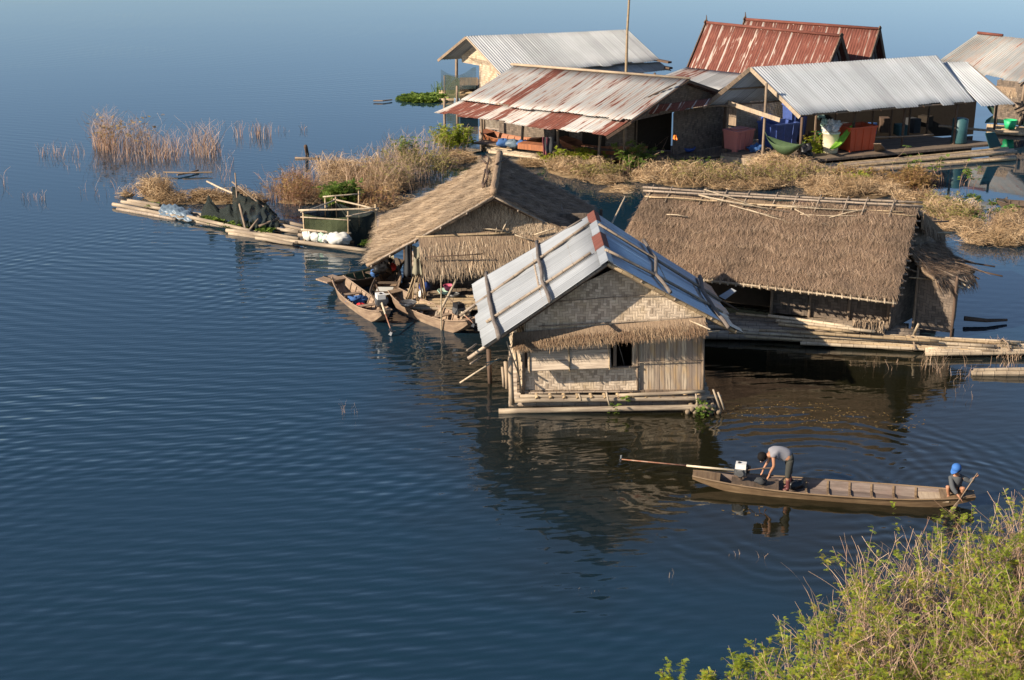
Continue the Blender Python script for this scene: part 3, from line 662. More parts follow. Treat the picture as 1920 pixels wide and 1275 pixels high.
# gable thatch panels, with a gap below
g0 = V(925, 372, Yg)
mb = MB(); mb.poly([V(800, 434, Yg), V(1015, 428, Yg), V(1075, 436, Yg), V(925, 372, Yg)], .08); gp = part('gable_thatch', mb, 'thatch_d', th1)
P = []
N_ = 2600; uu = NR.random(N_)
for i in range(N_):
    u = uu[i]; x = 800+u*265; top = 372+abs(x-925)*(.5 if x < 925 else .45); y = R.uniform(top, max(top+4, 425)); p = V(x, y, Yg-.06); L = R.uniform(.25, .5)
    P.append([p+Vector((0, -.02*j, -L*j/3)) + Vector((R.uniform(-.03, .03)*j, 0, 0)) for j in range(4)])
bulk('straw', *ribbons(np.array(P), .03, .3, np.array([0, -1, .1])[None, None]+NR.normal(0, .3, (N_, 1, 3))), 'straw_tan', gp, ORG)
fringe('awning', th1, V(786, 443, Yg-.25), V(1062, 425, Yg+.2), .78, (.05, -.35, 0), 'thatch', 'straw_tan', 2600, (.25, .5), .028, .1)
fringe('awning', th1, V(792, 474, Yg-.5), V(1040, 452, Yg-.1), .85, (.05, -.3, 0), 'thatch', 'straw_tan', 2600, (.3, .5), .028, .1)
pole(th1, 'awning_pole', V(780, 444, Yg-.35), V(960, 436, Yg-.2), .035, 'bamboo'); pole(th1, 'awning_pole', V(798, 482, Yg-.85), V(905, 476, Yg-.8), .02, 'postd')
for x0_, y0_, x1_, y1_ in ((940, 437, 952, 412), (930, 437, 932, 424), (965, 440, 1000, 452), (1002, 440, 1040, 428), (905, 428, 950, 434)): pole(th1, 'brace_pole', V(x0_, y0_, Yg-.2), V(x1_, y1_, Yg-.25), .025, 'bamboo_l')
# posts, back walls and floor
for (x, y, h) in ((768, 520, 2.4), (792, 555, 2.6), (1050, 540, 2.4)):
    p = A(x, y, 0); pole(th1, 'post', p-Vector((0, 0, .3)), p+Vector((.1, .1, h)), .07, 'post')
for (X, Y) in ((-3.3, 50.4), (-4.6, 53.5), (-4.8, 56.4), (3.0, 50.5), (3.2, 56)):
    pole(th1, 'post', (X+.4, Y, -.3), (X+.4, Y, 1.9), .06, 'postd')
mb = MB(); mb.slab((-2.9, 50.6, .3), (3.0, 50.9, .3), (3.0, 50.9, 3.0), (-2.9, 50.6, 3.0), .04); part('wall', mb, 'weave_shade', th1)
mb = MB(); mb.slab((-2.9, 56, .3), (-2.9, 50.6, .3), (-2.9, 50.6, 2.6), (-2.9, 56, 2.6), .04); part('wall', mb, 'weave_shade', th1)
mb = MB(); mb.box((.2, 52.5, .3), (6.6, 7.0, .1)); part('floor', mb, 'floor', th1)
for i in range(9):
    pole(th1, 'raft_log', (-3.5+R.uniform(-.2, .2), 47.9+i*.17, .28+.05*(i % 2)), (2.5, 47.9+i*.17, .28+.05*(i % 2)), .065, 'bamboo' if i % 2 else 'bamboo_l', .01)
for i in range(10): pole(th1, 'raft_log', (-3.2+i*.55, 47.6+R.uniform(-.3, .1), .14), (-3.2+i*.55, 51, .14), .07, 'bamboo_g')
for i in range(9): pole(th1, 'raft_log', (-4.2, 49.9+i*.75, .05), (3.3, 49.9+i*.75, .05), .13, 'bamboo_g')
for i in range(10):   # bundle of sticks leaning under the awning
    x = 762+i*4; pole(th1, 'leaning_stick', A(x+R.uniform(-8, 8), 566, .3), V(786+R.uniform(-5, 8), 500+R.uniform(-20, 10), 48.6), .028, 'bamboo' if i % 3 else 'postd', .04)
pole(th1, 'brace_pole', A(822, 590, .2), V(862, 512, 48.2), .045, 'bamboo_l'); pole(th1, 'brace_pole', A(860, 604, .25), V(892, 572, 46.2), .04, 'bamboo_l')
# tools and vessels on the platform
def vessel(name, label, cat, px_, py_, z, prof, mat, extra=None):
    p = A(px_, py_, z); t = thing(name, label, cat, p); mb = MB(); mb.lathe(prof, p); part('body', mb, mat, t, True)
    if extra: extra(t, p)
    return t
def cap_on(r, z, mat):
    def f(t, p): mb = MB(); mb.lathe([(r, z), (r, z+.05), (r*.8, z+.07)], p); part('lid', mb, mat, t, True)
    return f
def rim_on(r, z, mat):
    def f(t, p):
        mb = MB(); mb.tube([p+Vector((r*math.cos(g*math.pi/8), r*math.sin(g*math.pi/8), z)) for g in range(17)], .015, 6); part('rim', mb, mat, t, True)
    return f
bowl = lambda r, h: [(r*.55, 0), (r*.8, h*.3), (r, h), (r*.94, h), (r*.7, h*.35), (.01, h*.15)]
vessel('water_jar', 'blue plastic jar standing in the shade under the straw awning', 'jar', 796, 545, .35, [(.12, 0), (.2, .1), (.21, .22), (.15, .34), (.09, .38)], 'blue', cap_on(.09, .38, 'blue'))
vessel('jug', 'pale translucent jug beside the blue jar on the platform', 'jug', 792, 558, .35, [(.1, 0), (.14, .05), (.14, .22), (.06, .3), (.05, .34)], 'white', cap_on(.055, .34, 'white'))
vessel('basin', 'small mint green basin on the hut platform beside the pink basket', 'basin', 834, 551, .4, bowl(.26, .14), 'mint', rim_on(.26, .14, 'mint'))
vessel('basket', 'small pink plastic basket behind the mint green basin', 'basket', 841, 545, .5, bowl(.18, .2), 'pinkp', rim_on(.18, .2, 'pinkp'))
vessel('cooking_pot', 'dark cooking pot lying on the platform right of the basin', 'pot', 851, 557, .38, bowl(.2, .12), 'metal', rim_on(.2, .12, 'metal'))
vessel('cup', 'small red cup at the foot of the jug on the boards', 'cup', 771, 560, .3, [(.07, 0), (.09, .14), (.08, .14), (.06, .02)], 'red', rim_on(.09, .14, 'red'))
vessel('tray', 'brown round tray on the planks left of the mint basin', 'tray', 817, 552, .42, [(.22, 0), (.27, .05), (.25, .05), (.2, .02)], 'post', rim_on(.27, .05, 'post'))
# clothes hanging
def hung(name, label, cat, top, w_, h_, mat, seed=0):
    rr = random.Random(seed); a = rr.uniform(0, 6); mb = MB(); top = Vector(top)
    mb.grid(lambda u, v: top+Vector(((u-.5)*w_*(1-.25*math.sin(v*3+a)), .05*math.sin(u*9+a)+.04*math.sin(v*5), -v*h_+.03*math.sin(u*12))), 8, 8)
    o = solo(name, mb, mat, label, cat, top, smooth=True); md = o.modifiers.new('t', 'SOLIDIFY'); md.thickness = .02; return o
hung('trousers', 'black cloth hanging from the left eave of the thatched hut', 'clothing', V(764, 458, 48.6), .28, 1.15, 'clothd', 1)
hung('shirt', 'khaki cloth hanging below the straw awning by the black cloth', 'clothing', V(784, 462, 48.7), .4, .75, 'clotht', 2)
hung('cloth_bundle', 'grey green rag hanging beneath the khaki cloth over leaning sticks', 'cloth', V(782, 484, 48.55), .3, .6, 'clotht', 3)
hung('dark_cloth', 'dark rag hanging in the shade right of the khaki cloth', 'cloth', V(800, 470, 49.2), .4, .6, 'clothd', 4)
p = A(828, 640, -.5); mb = MB(); mb.tube([p, V(827, 516, A(828, 640, 0).y), ], [.03, .02], 7)
solo('mooring_pole', mb, 'bamboo_l', 'thin upright bamboo pole standing in the water before the straw awning', 'pole', A(828, 640, 0))
p = A(1140, 425, 1.0); mb = MB(); mb.tube([A(1145, 424, 1.0), A(1172, 369, 1.8)], [.04, .03], 7); solo('slanting_pole', mb, 'bamboo_l', 'thin pale pole slanting up between the two thatched roofs', 'pole', A(1145, 424, 1.0))

# ================================================================== RIGHT THATCHED LONGHOUSE
th2 = thing('thatched_longhouse', 'long hut with shaggy grey brown thatch and bare bamboo ridge right of the tin roof', 'hut', (9.5, 47, 0))
rL = A(1213, 362, 4.2); rR = A(1722, 392, 4.2); eL = A(1135, 497, 1.75); eR = A(1682, 560, 1.75)
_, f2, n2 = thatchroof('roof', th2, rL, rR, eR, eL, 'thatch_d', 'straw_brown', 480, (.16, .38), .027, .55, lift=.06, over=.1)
bL = rL+Vector((.9, 2.4, -2.2)); bR = A(1762, 432, 2.1)
thatchroof('roof', th2, rR, rL, bL, bR, 'thatch_d', 'straw_brown', 60, (.3, .6), .03, .6)
# ragged ridge: poles and stubs
for (dx, dz, r, m_) in ((0, .1, .05, 'bamboo_g'), (.1, .2, .05, 'bamboo_g')):
    pole(th2, 'ridge_pole', rL+Vector((-.15, dx-.05, dz)), rR+Vector((.15, dx, dz)), r*.75, m_, .03)
for (u0, u1, v) in ((.0, .55, .05), (.25, .95, .045), (.5, 1.0, .085), (.02, .3, .06)):
    pole(th2, 'ridge_pole', f2(u0, v)+n2*.1, f2(u1, v)+n2*.1, .022, 'bamboo', .05)
for i in range(11):
    u = .03+i*.09+R.uniform(-.03, .03); a = f2(u, .02)+n2*.05; pole(th2, 'ridge_peg', f2(u-.004, .11)+n2*.08, f2(u+.008, 0)+Vector((0, .05, .3)), .022, 'bamboo_g', .01)
# bamboo stems lying loose on the thatch
for (xa, ya, xb, yb, r) in ((1320, 355, 1440, 395, .02), (1300, 362, 1412, 388, .018), (1368, 384, 1470, 408, .022), (1400, 392, 1495, 420, .018), (1340, 372, 1480, 398, .018), (1420, 384, 1622, 396, .02), (1490, 392, 1560, 426, .022), (1470, 416, 1600, 440, .022), (1555, 408, 1625, 392, .018),
        (1500, 402, 1620, 404, .016), (1512, 450, 1565, 510, .018), (1250, 402, 1290, 407, .018), (1310, 366, 1350, 376, .015), (1450, 386, 1540, 388, .015), (1590, 404, 1560, 432, .014), (1605, 430, 1625, 400, .014), (1480, 420, 1560, 430, .015)):
    q0 = ON(xa, ya, rL, n2, .12); q1 = ON(xb, yb, rL, n2, .12); mb = MB(); md_ = q0.lerp(q1, .5)+n2*.02+Vector((0, 0, R.uniform(-.05, .05)))
    mb.tube([q0, md_, q1], r, 6); part('loose_stem', mb, 'bamboo_l', th2, True)
# small near-black patch, split pale bamboo patch
mb = MB(); mb.slab(*[ON(x, y, rL, n2, .1) for x, y in ((1405, 484), (1411, 483), (1410, 474), (1404, 475))], .02); part('dark_roof_patch', mb, 'dark', th2)
mb = MB(); mb.slab(*[ON(x, y, rL, n2, .09) for x, y in ((1662, 424), (1688, 430), (1694, 420), (1668, 421))], .015); part('roof_patch', mb, 'board_light', th2)
# eave poles and short rafter ends
for o_, r, m_ in ((0, .035, 'bamboo_l'), (.1, .03, 'bamboo')):
    pole(th2, 'eave_pole', eL+Vector((0, -.02+o_, -.16)), eR+Vector((-.02, -.05+o_, -.16)), r, m_, .008)
for i in range(26):
    u = .3+i*.0275; p = f2(u, .93); pole(th2, 'rafter', p+Vector((0, .2, -.1)), f2(u, 1.0)+Vector((0, -.12, -.17)), .032, 'bamboo_l', 0)
for i in range(13):  # purlin ends along the right rake
    v = .05+i*.075; p = f2(1, v)-n2*.17; pole(th2, 'purlin', p-(rR-rL).normalized()*.5, p+(rR-rL).normalized()*.16, .032, 'bamboo_g', 0)
pole(th2, 'rafter', rR+Vector((-.1, 0, -.28)), eR+Vector((-.1, 0, -.28)), .05, 'postd'); pole(th2, 'rafter', rR+Vector((0, 0, -.2)), bR+Vector((0, 0, -.2)), .05, 'postd')
# walls
w0, w1, w2 = Vector((4.4, 48.6, .25)), Vector((9.0, 46.9, .25)), Vector((12.75, 45.55, .25)); up = Vector((0, 0, 1))
mb = MB(); bk = Vector((.1, .65, 0)); mb.slab(w1+bk, w2+bk, w2+bk+up*2.1, w1+bk+up*2.1, .04); part('wall', mb, 'weave_shade', th2)
mb = MB(); mb.slab(w0+Vector((0, 1.4, 0)), w1+Vector((1.2, .9, 0)), w1+Vector((1.2, .9, 2.2)), w0+Vector((0, 1.4, 2.6)), .04); part('wall', mb, 'dark', th2)  # added behind the gap; near-black colour paints the shaded inside
mb = MB(); mb.slab(w2, w2+Vector((2.5, 3.0, 0)), w2+Vector((2.5, 3.0, 2.2)), w2+Vector((0, 0, 2.0)), .04); mb.poly([w2+Vector((0, 0, 1.9)), w2+Vector((2.5, 3.0, 2.1)), rR+Vector((-.3, .3, -.4))], .05); part('gable_wall', mb, 'weave_shade', th2)
mb = MB(); mb.slab(w2+Vector((.9, 2.6, 0)), w0+Vector((.5, 4.4, 0)), w0+Vector((.5, 4.4, 2)), w2+Vector((.9, 2.6, 2)), .04); part('wall', mb, 'weave_shade', th2)
for u in (0, .33, .66, 1): p = w1.lerp(w2, u)+bk; pole(th2, 'post', p-Vector((0, .08, .5)), p+Vector((0, -.08, 2.0)), .055, 'post')
0 and mb.slab(V(1510, 590, 46.4), V(1600, 604, 45.9), V(1600, 585, 45.9), V(1510, 572, 46.4), .02)
# annex at the right end with a ragged lean-to roof
aA = A(1714, 620, .2); aB = A(1783, 624, .2); aC = A(1806, 616, .2); hU = 2.15
mb = MB(); mb.slab(aA+Vector((0, .3, 0)), aB, aB+up*(hU-.35), aA+Vector((0, .3, hU)), .04); part('annex_wall', mb, 'weave_shade', th2)
mb = MB(); mb.slab(aB, aC+Vector((.1, 1.2, 0)), aC+Vector((.1, 1.2, hU-.3)), aB+up*(hU-.35), .04); part('annex_wall', mb, 'weave_shade', th2)
pole(th2, 'post', aA+Vector((0, .2, -.3)), aA+Vector((0, .2, 2.3)), .05, 'post'); pole(th2, 'post', aB+Vector((0, -.05, -.3)), aB+Vector((0, -.05, 2.0)), .05, 'postd')
lr0, lr1, lr2, lr3 = A(1700, 462, 3.0), A(1768, 452, 2.6), A(1830, 508, 1.9), A(1752, 524, 2.15)
o_, f3, n3 = thatchroof('lean_to_roof', th2, lr0, lr1, lr2, lr3, 'thatch_d', 'straw_brown', 170, (.4, .9), .03, .9, lift=.16, th=.1)
for (xa, ya, xb, yb, z0, z1, m_) in ((1700, 478, 1815, 530, 2.6, 1.9, 'bamboo_g'), (1720, 480, 1818, 540, 2.4, 1.75, 'bamboo_l'), (1735, 462, 1830, 495, 2.6, 2.0, 'postd'), (1800, 498, 1880, 518, 1.9, 1.7, 'postd'), (1790, 488, 1866, 500, 2.0, 1.9, 'postd'), (1705, 520, 1820, 528, 2.1, 1.8, 'bamboo'), (1745, 520, 1806, 540, 2.0, 1.75, 'bamboo_l'), (1770, 492, 1836, 523, 2.1, 1.8, 'postd'), (1690, 500, 1760, 522, 2.3, 2.0, 'bamboo_g')):
    pole(th2, 'roof_pole', A(xa, ya, z0), A(xb, yb, z1), .03, m_)
pole(th2, 'brace_pole', A(1715, 415, 3.2), A(1778, 415, 2.6), .03, 'postd'); pole(th2, 'brace_pole', A(1715, 436, 2.8), A(1784, 437, 2.4), .03, 'bamboo')
fringe('lean_to_fringe', th2, A(1752, 524, 2.15), A(1822, 514, 1.95), .3, (.1, -.1, 0), 'thatch_d', 'straw_brown', 500, (.2, .5), .03, .06)
fringe('gable_fringe', th2, rR+Vector((.15, .1, -.15)), bR+Vector((.15, 0, -.1)), .6, (0, -.1, 0), 'thatch_d', 'straw_brown', 700, (.3, .6), .03, .08)
# raft: layers of long bamboo stepping out in front
for i in range(16):
    k = i/15; y = 48.4-k*3.0; pole(th2, 'raft_log', (3.9+R.uniform(-.3, .3), y+.1, .1+.05*(i % 3)), (13.2+R.uniform(-.4, .8), y-1.3*(1-k)-.6, .1+.05*(i % 3)), .1, 'bamboo_g', .008)
for (xa, ya, xb, yb, z, r, m_) in ((1440, 592, 1600, 614, .55, .06, 'bamboo_l'), (1455, 601, 1640, 622, .5, .06, 'bamboo_l'), (1460, 608, 1600, 622, .48, .055, 'bamboo'), (1380, 588, 1560, 606, .5, .05, 'bamboo'), (1480, 622, 1760, 640, .4, .055, 'bamboo')):
    pole(th2, 'raft_log', A(xa, ya, z), A(xb, yb, z), r, m_, .008)
mb = MB(); a_ = A(1598, 622, .35)
P = []
for i in range(500):
    q = a_+Vector((R.uniform(0, 1.0), R.uniform(-.2, .2), R.uniform(.25, .45))); P.append([q+Vector((R.uniform(-.03, .03)*j, -.03*j, -.12*j)) for j in range(4)])
bulk('straw_skirt', *ribbons(np.array(P), .03, .4), 'straw_tan', th2)
mb = MB(); mb.tube([A(1808, 597, .2), A(1850, 601, .15), A(1888, 600, .1)], [.09, .07, .05], 8)
solo('drift_log', mb, 'postd', 'dark log lying on the water right of the thatched annex', 'log', A(1850, 600, .1))

# ================================================================== BAMBOO BUNDLES on the water, right
bb = thing('bamboo_bundle', 'long bundle of yellow bamboo poles floating in front of the shaggy thatched longhouse', 'bamboo', A(1700, 645, 0))
def bundle_pole(xa, ya, xb, yb, z, r, m_): pole(bb, 'bamboo_stem', A(xa, ya, z), A(xb, yb, z), r, m_, .008)
for i in range(9):
    bundle_pole(1378+R.uniform(-40, 60), 618+i*1.6, 1905+R.uniform(-60, 30), 642+i*2.6, .10+.1*(i < 5)+.06*(i % 2), .055, ('bamboo_l', 'bamboo', 'bamboo_l')[i % 3])
for i in range(5): bundle_pole(1500+R.uniform(-30, 30), 634+i*2.4, 1935, 650+i*3.2, .12, .06, ('bamboo_l', 'bamboo')[i % 2])
for i in range(4): bundle_pole(1735, 655+i*3, 1960, 646+i*5, .16, .06, 'bamboo_l')
for x, y in ((1515, 633), (1708, 648), (1884, 655)):
    p = A(x, y, .1); mb = MB(); mb.tube([p+Vector((0, -.5, .05)), p+Vector((0, -.2, .28)), p+Vector((0, .3, .26)), p+Vector((0, .6, .05))], .03, 6); part('binding', mb, 'post', bb)
pole(bb, 'stake', A(1705, 650, -.4), A(1722, 608, .9), .045, 'bamboo_l')
lg = MB(); lg.tube([A(1822, 700, .04), A(1930, 699, .08)], .1, 8); lg.tube([A(1826, 694, .15), A(1930, 692, .2)], .06, 8)
solo('floating_log', lg, 'bamboo_l', 'pale pair of logs floating at the right edge below the yellow bamboo bundle', 'log', A(1880, 697, 0))
# ================================================================== RUSTY TIN LONGHOUSE (back, centre)
rt = thing('tin_longhouse', 'long hut under a two tier tin roof streaked with red rust behind tan thatch', 'hut', (4, 75, 0))
ra, rb = A(965, 122, 4.6), A(1290, 149, 4.6); sa, sb = A(864, 188, 3.0), A(1182, 226, 3.0); ea, eb = A(815, 211, 2.25), A(1137, 255, 2.25)
tinroof('roof_sheet', rt, ra, rb, sb+Vector((0, 0, .02)), sa+Vector((0, 0, .02)), 'tin_rusty', pitch=.17, amp=.022, seed=11)
tinroof('roof_sheet', rt, sa+Vector((0, .25, -.04)), sb+Vector((0, .25, -.04)), eb, ea, 'tin_rusty2', pitch=.17, amp=.022, seed=12)
kb = rb+Vector((4.2, 2.9, -2.0)); ka = ra+Vector((4.2, 2.9, -2.0))
kb = A(1376, 178, 3.3)
tinroof('roof_sheet', rt, rb, ra, ka, kb, 'tin_grey', pitch=.13, seed=13)
mb = MB(); mb.tube([ra+Vector((-.2, 0, .05)), rb+Vector((.1, 0, .05))], .07, 8); part('ridge_cap', mb, 'board_light', rt, True)
mb = MB(); mb.beam(A(1268, 156, 4.5), A(1207, 186, 3.75), .1, .05); part('roof_batten', mb, 'postd', rt)
for a, b in ((rb, sb), (sb, eb), (rb, kb)): mb = MB(); mb.beam(a+Vector((.02, -.02, -.1)), b+Vector((.02, -.02, -.1)), .05, .12); part('bargeboard', mb, 'postd', rt)
gw = Vector((-.5, .35, 0))
b1 = eb+(sb-eb)*1.0+gw; b2 = kb+gw*.5
mb = MB(); mb.poly([Vector((sb.x-.3, sb.y+.4, 2.8)), Vector((kb.x-.6, kb.y+.1, 2.95)), Vector((kb.x-.6, kb.y+.1, kb.z-.15)), rb+Vector((-.35, .25, -.2)), Vector((sb.x-.3, sb.y+.4, sb.z-.15))], .04); part('gable_wall', mb, 'weave_shade', rt)
for x, y in ((835, 262), (905, 276), (978, 288), (1048, 297), (1121, 314)):
    p = A(x, y, -.1); pole(rt, 'post', p, Vector((p.x+R.uniform(-.1, .2), p.y+.1, 2.2 if y > 265 else 2.25)), .075, 'post')
for x, y in ((858, 240), (908, 250)): p = A(x, y, 0); pole(rt, 'post', p, p+Vector((0, 0, 2.5)), .07, 'post')
W0, W1 = A(905, 262, .35), A(1165, 292, .35)
off = Vector((.9, 1.1, 0))
mb = MB(); mb.slab(W0+off, W1+off, W1+off+up*2.3, W0+off+up*2.3, .04); part('wall', mb, 'weave_shade', rt)
for u0, u1 in ((.42, .52), (.62, .78)):
    q = lambda u, z: (W0+off).lerp(W1+off, u)+Vector((-.03, -.05, z)); mb = MB(); mb.slab(q(u0, .1), q(u1, .1), q(u1, 1.75), q(u0, 1.75), .03); part('doorway', mb, 'dark', rt)  # near-black sheets on the wall paint the shade inside the openings
mb = MB(); mb.slab(W0+off+Vector((0, 0, -.1)), W1+off+Vector((0, 0, -.1)), W1-off*.6+Vector((0, 0, -.1)), W0-off*.6+Vector((0, 0, -.1)), .08)
part('floor', mb, 'floor', rt)
# right-hand room below the gable with a small rusty canopy
c0, c1 = A(1212, 288, .4), A(1358, 285, .4)
mb = MB(); mb.slab(A(1262, 290, .4), A(1362, 272, .4), A(1362, 272, .4)+up*2.3, A(1262, 290, .4)+up*2.3, .05); part('wall', mb, 'weave_shade', rt)
mb = MB(); mb.slab(A(1160, 290, .4)+off, A(1262, 290, .4)+Vector((0, 1.2, 0)), A(1262, 290, .4)+Vector((0, 1.2, 2.4)), A(1160, 290, .4)+off+up*2.4, .05); part('wall', mb, 'dark', rt)  # near-black colour paints the shade of the open room
tinroof('canopy_sheet', rt, A(1222, 197, 3.5), A(1335, 184, 3.5), A(1322, 203, 3.15), A(1212, 213, 3.05), 'tin_red', pitch=.13, seed=21)
for x, y, h in ((1170, 318, 2.4), (1262, 300, 2.5), (1356, 290, 2.6)): p = A(x, y, 0); pole(rt, 'post', p-up*.2, p+up*h, .08, 'post' if x < 1200 else 'postd')
mb = MB(); mb.slab(A(1180, 298, .35), A(1375, 290, .35), A(1375, 270, .35), A(1180, 275, .35), .1); part('floor', mb, 'floor', rt)
for i in range(5): pole(rt, 'raft_log', A(905+i*3, 272+i*3.2, .12), A(1110+i*6, 300+i*3.5, .12), .085, 'bamboo_l' if i > 1 else 'bamboo', .006)
for i in range(7): pole(rt, 'raft_log', A(900, 258-i*3, .05), A(1180, 296-i*3.2, .05), .12, 'bamboo_g', .006)
for i in range(5): pole(rt, 'raft_log', A(1180, 312-i*4, .1), A(1400, 300-i*4, .1), .1, 'bamboo_g', .006)
hung('dark_jacket', 'dark blue cloth hung under the rusty eave beside the doorway', 'clothing', A(1010, 262, 1.9)+off*.6, .35, .8, 'clothd', 5)
hung('pink_shirt', 'maroon and white cloth hung from the rusty eave', 'clothing', A(1003, 262, 1.9)+off*.6, .25, .9, 'maroon', 6)
hung('orange_cloth', 'small orange cloth hanging in the dark under the rusty canopy', 'clothing', A(1236, 262, 2.4)+off, .16, .2, 'orange', 7)
vessel('teal_jerrycan', 'teal plastic container standing against the dark woven wall under the canopy', 'container', 1290, 278, .4, [(.28, 0), (.32, .1), (.32, .45), (.2, .6), (.08, .7), (.08, .8)], 'teal', cap_on(.09, .8, 'white'))
vessel('blue_basin', 'blue basin on the floor below the teal container', 'basin', 1290, 284, .4, bowl(.4, .22), 'blue', rim_on(.4, .22, 'blue'))
vessel('white_pot', 'white pot on the floor left of the teal container', 'pot', 1275, 281, .4, bowl(.17, .3), 'white', rim_on(.17, .3, 'white'))

# ================================================================== WHITE TIN HOUSE (far left of the group)
wh = thing('white_roof_house', 'pale woven house with clean whitish tin gable roof and open porch at the far left', 'house', (2, 92, 0))
ra, rb = A(875, 68, 4.6), A(1176, 56, 4.6); fa, fb = A(943, 142, 2.7), A(1238, 113, 2.9); la = A(822, 112, 2.9)
lb = rb+(la-ra)
tinroof('roof_sheet', wh, ra, rb, fb, fa, 'tin_back', pitch=.19, amp=.024, seed=31, sag=.02); tinroof('roof_sheet', wh, rb, ra, la, lb, 'tin_back', pitch=.19, amp=.024, seed=32)
tinroof('roof_sheet', wh, A(930, 138, 2.65), A(1236, 116, 2.75), A(1258, 132, 2.2), A(950, 160, 2.1), 'tin_back', pitch=.19, amp=.024, seed=33, sag=.02)
mb = MB(); mb.beam(ra+Vector((-.03, -.03, -.06)), fa+Vector((-.03, -.03, -.06)), .05, .1); part('bargeboard', mb, 'board_light', wh)
mb = MB(); mb.beam(ra+Vector((-.03, -.03, -.06)), la+Vector((-.03, -.03, -.06)), .06, .16); part('bargeboard', mb, 'post', wh)
gx = (rb-ra).normalized()*1.1; pm_ = la.lerp(fa, .38)+gx; 
def at_roof(k): # ceiling height under the gable for k from la (0) to fa (1)
    m_ = la.lerp(ra, k/.5) if k < .5 else ra.lerp(fa, (k-.5)/.5); return m_+gx-up*.14
q = [at_roof(k) for k in (.3, .5, .86)]; b0 = at_roof(.42); b0.z = .5; b9 = at_roof(.86); b9.z = .5; mid = at_roof(.42); mid.z = 2.7; l2 = at_roof(.12); l2.z = 2.75
mb = MB(); mb.poly([b0, b9, q[2], q[1], at_roof(.12), l2, mid], .05); part('gable_wall', mb, 'weave_pale', wh)
fw0, fw1 = b9, Vector((fb.x-1, fb.y+.6, .5))
mb = MB(); mb.slab(fw0, fw1, fw1+up*2.2, fw0+up*2.2, .05); part('wall', mb, 'weave', wh)
mb = MB(); mb.slab(b0+Vector((10, 4, 0)), b0, b0+up*2.3, b0+Vector((10, 4, 2.3)), .05); part('wall', mb, 'weave_shade', wh)
p = A(857, 182, .1); pole(wh, 'post', p-up*.3, p+up*2.75, .1, 'post'); p = A(834, 178, .1); pole(wh, 'post', p-up*.3, p+up*1.3, .06, 'post')
pl = A(834, 182, .4); 
mb = MB(); mb.slab(A(838, 165, .5), A(895, 162, .5), A(905, 148, .5), A(850, 150, .5), .3); part('porch_floor', mb, 'floor', wh)
mb = MB(); mb.slab(A(862, 160, .55), A(896, 160, .55), A(896, 160, 1.35), A(862, 160, 1.35), .5); part('porch_bench', mb, 'post', wh)
for i in range(5): pole(wh, 'raft_log', A(822, 188-i*4, .08), A(960, 186-i*4, .08), .12, 'bamboo', .01)
nt = MB(); a_, b_ = A(836, 170, 1.2), A(893, 166, 1.3)
nt.grid(lambda u, v: a_.lerp(b_, u)+Vector((-.3*(1-u), 0, (1-v)*(1.35-.45*math.sin(math.pi*min(1, u*1.1))))), 10, 4); part('net_curtain', nt, 'net_t', wh)
nt = MB(); a2, b2 = A(836, 182, .1), A(862, 190, .1); nt.grid(lambda u, v: a2.lerp(b2, u)+Vector((0, 0, (1-v)*1.5)), 4, 4); part('net_curtain', nt, 'net_g', wh)
hung('pale_blue_cloth', 'pale blue rag hanging by the porch post of the white roofed house', 'cloth', A(857, 184, 1.3), .5, 1.0, 'bluesheet', 8)
for (xa, ya, xb, yb, z) in ((1230, 112, 1256, 117, 2.9), (1236, 124, 1258, 128, 2.4)): mb = MB(); mb.beam(A(xa, ya, z), A(xb, yb, z), .3, .12); part('rafter', mb, 'postd', wh)
mb = MB(); p = A(1174, 290, 0); yy = 88.0; mb.tube([V(1173, 168, yy), V(1176, 60, yy), V(1182, -40, yy)], [.09, .075, .06], 8)
solo('tall_pole', mb, 'bamboo', 'very tall thin bamboo mast rising out of the picture before the white roof', 'mast', V(1173, 168, yy))

# ================================================================== RED STEEP ROOFED HOUSES
def red_house(name, label, rA_, rB_2, half, drop, loc, z0, gabpx=None):
    t = thing(name, label, 'house', loc)
    d = (rB_2-rA_); d.z = 0; d.normalize(); nrm = Vector((d.y, -d.x, 0))
    if nrm.y > 0: nrm = -nrm
    fl = nrm*half-up*drop; bl = -nrm*half-up*drop
    tinroof('roof_sheet', t, rA_, rB_2, rB_2+fl, rA_+fl, 'tin_red', pitch=.17, amp=.022, seed=41, sheet=.82); tinroof('roof_sheet', t, rB_2, rA_, rA_+bl, rB_2+bl, 'tin_red', pitch=.17, amp=.022, seed=42, sheet=.82)
    mb = MB(); mb.tube([rA_+up*.06, rB_2+up*.06], .09, 8); part('ridge_cap', mb, 'ridge_rust', t, True)
    for e, s_ in ((rA_, -1), (rB_2, 1)):
        for l in (fl, bl): mb = MB(); mb.beam(e+d*s_*.05-l*.06+up*.0, e+l*1.03+d*s_*.05, .06, .24); part('bargeboard', mb, 'postd', t)
    mb = MB(); mb.tube([rA_+up*.1, rA_+up*.5-d*.05], [.05, .02], 6); part('finial', mb, 'postd', t)
    i0 = -d*.5
    mb = MB(); g = rB_2+i0; mb.poly([g+nrm*half*.9-up*(g.z-z0), g-nrm*half*.9-up*(g.z-z0), g-nrm*half*.9-up*drop*.95, g-up*.25, g+nrm*half*.9-up*drop*.95], .05); part('gable_wall', mb, 'gablegrey', t)
    g2 = rA_-i0
    mb = MB(); mb.slab(g2+nrm*half*.9-up*(g2.z-z0), g+nrm*half*.9-up*(g.z-z0), g+nrm*half*.9-up*drop*.95, g2+nrm*half*.9-up*drop*.95, .05); part('wall', mb, 'weave_shade', t)
    mb = MB(); mb.box((g+g2)/2-up*(g.z-.3), ((g-g2).length, half*2, .5), math.atan2(d.y, d.x)); part('raft', mb, 'post', t)
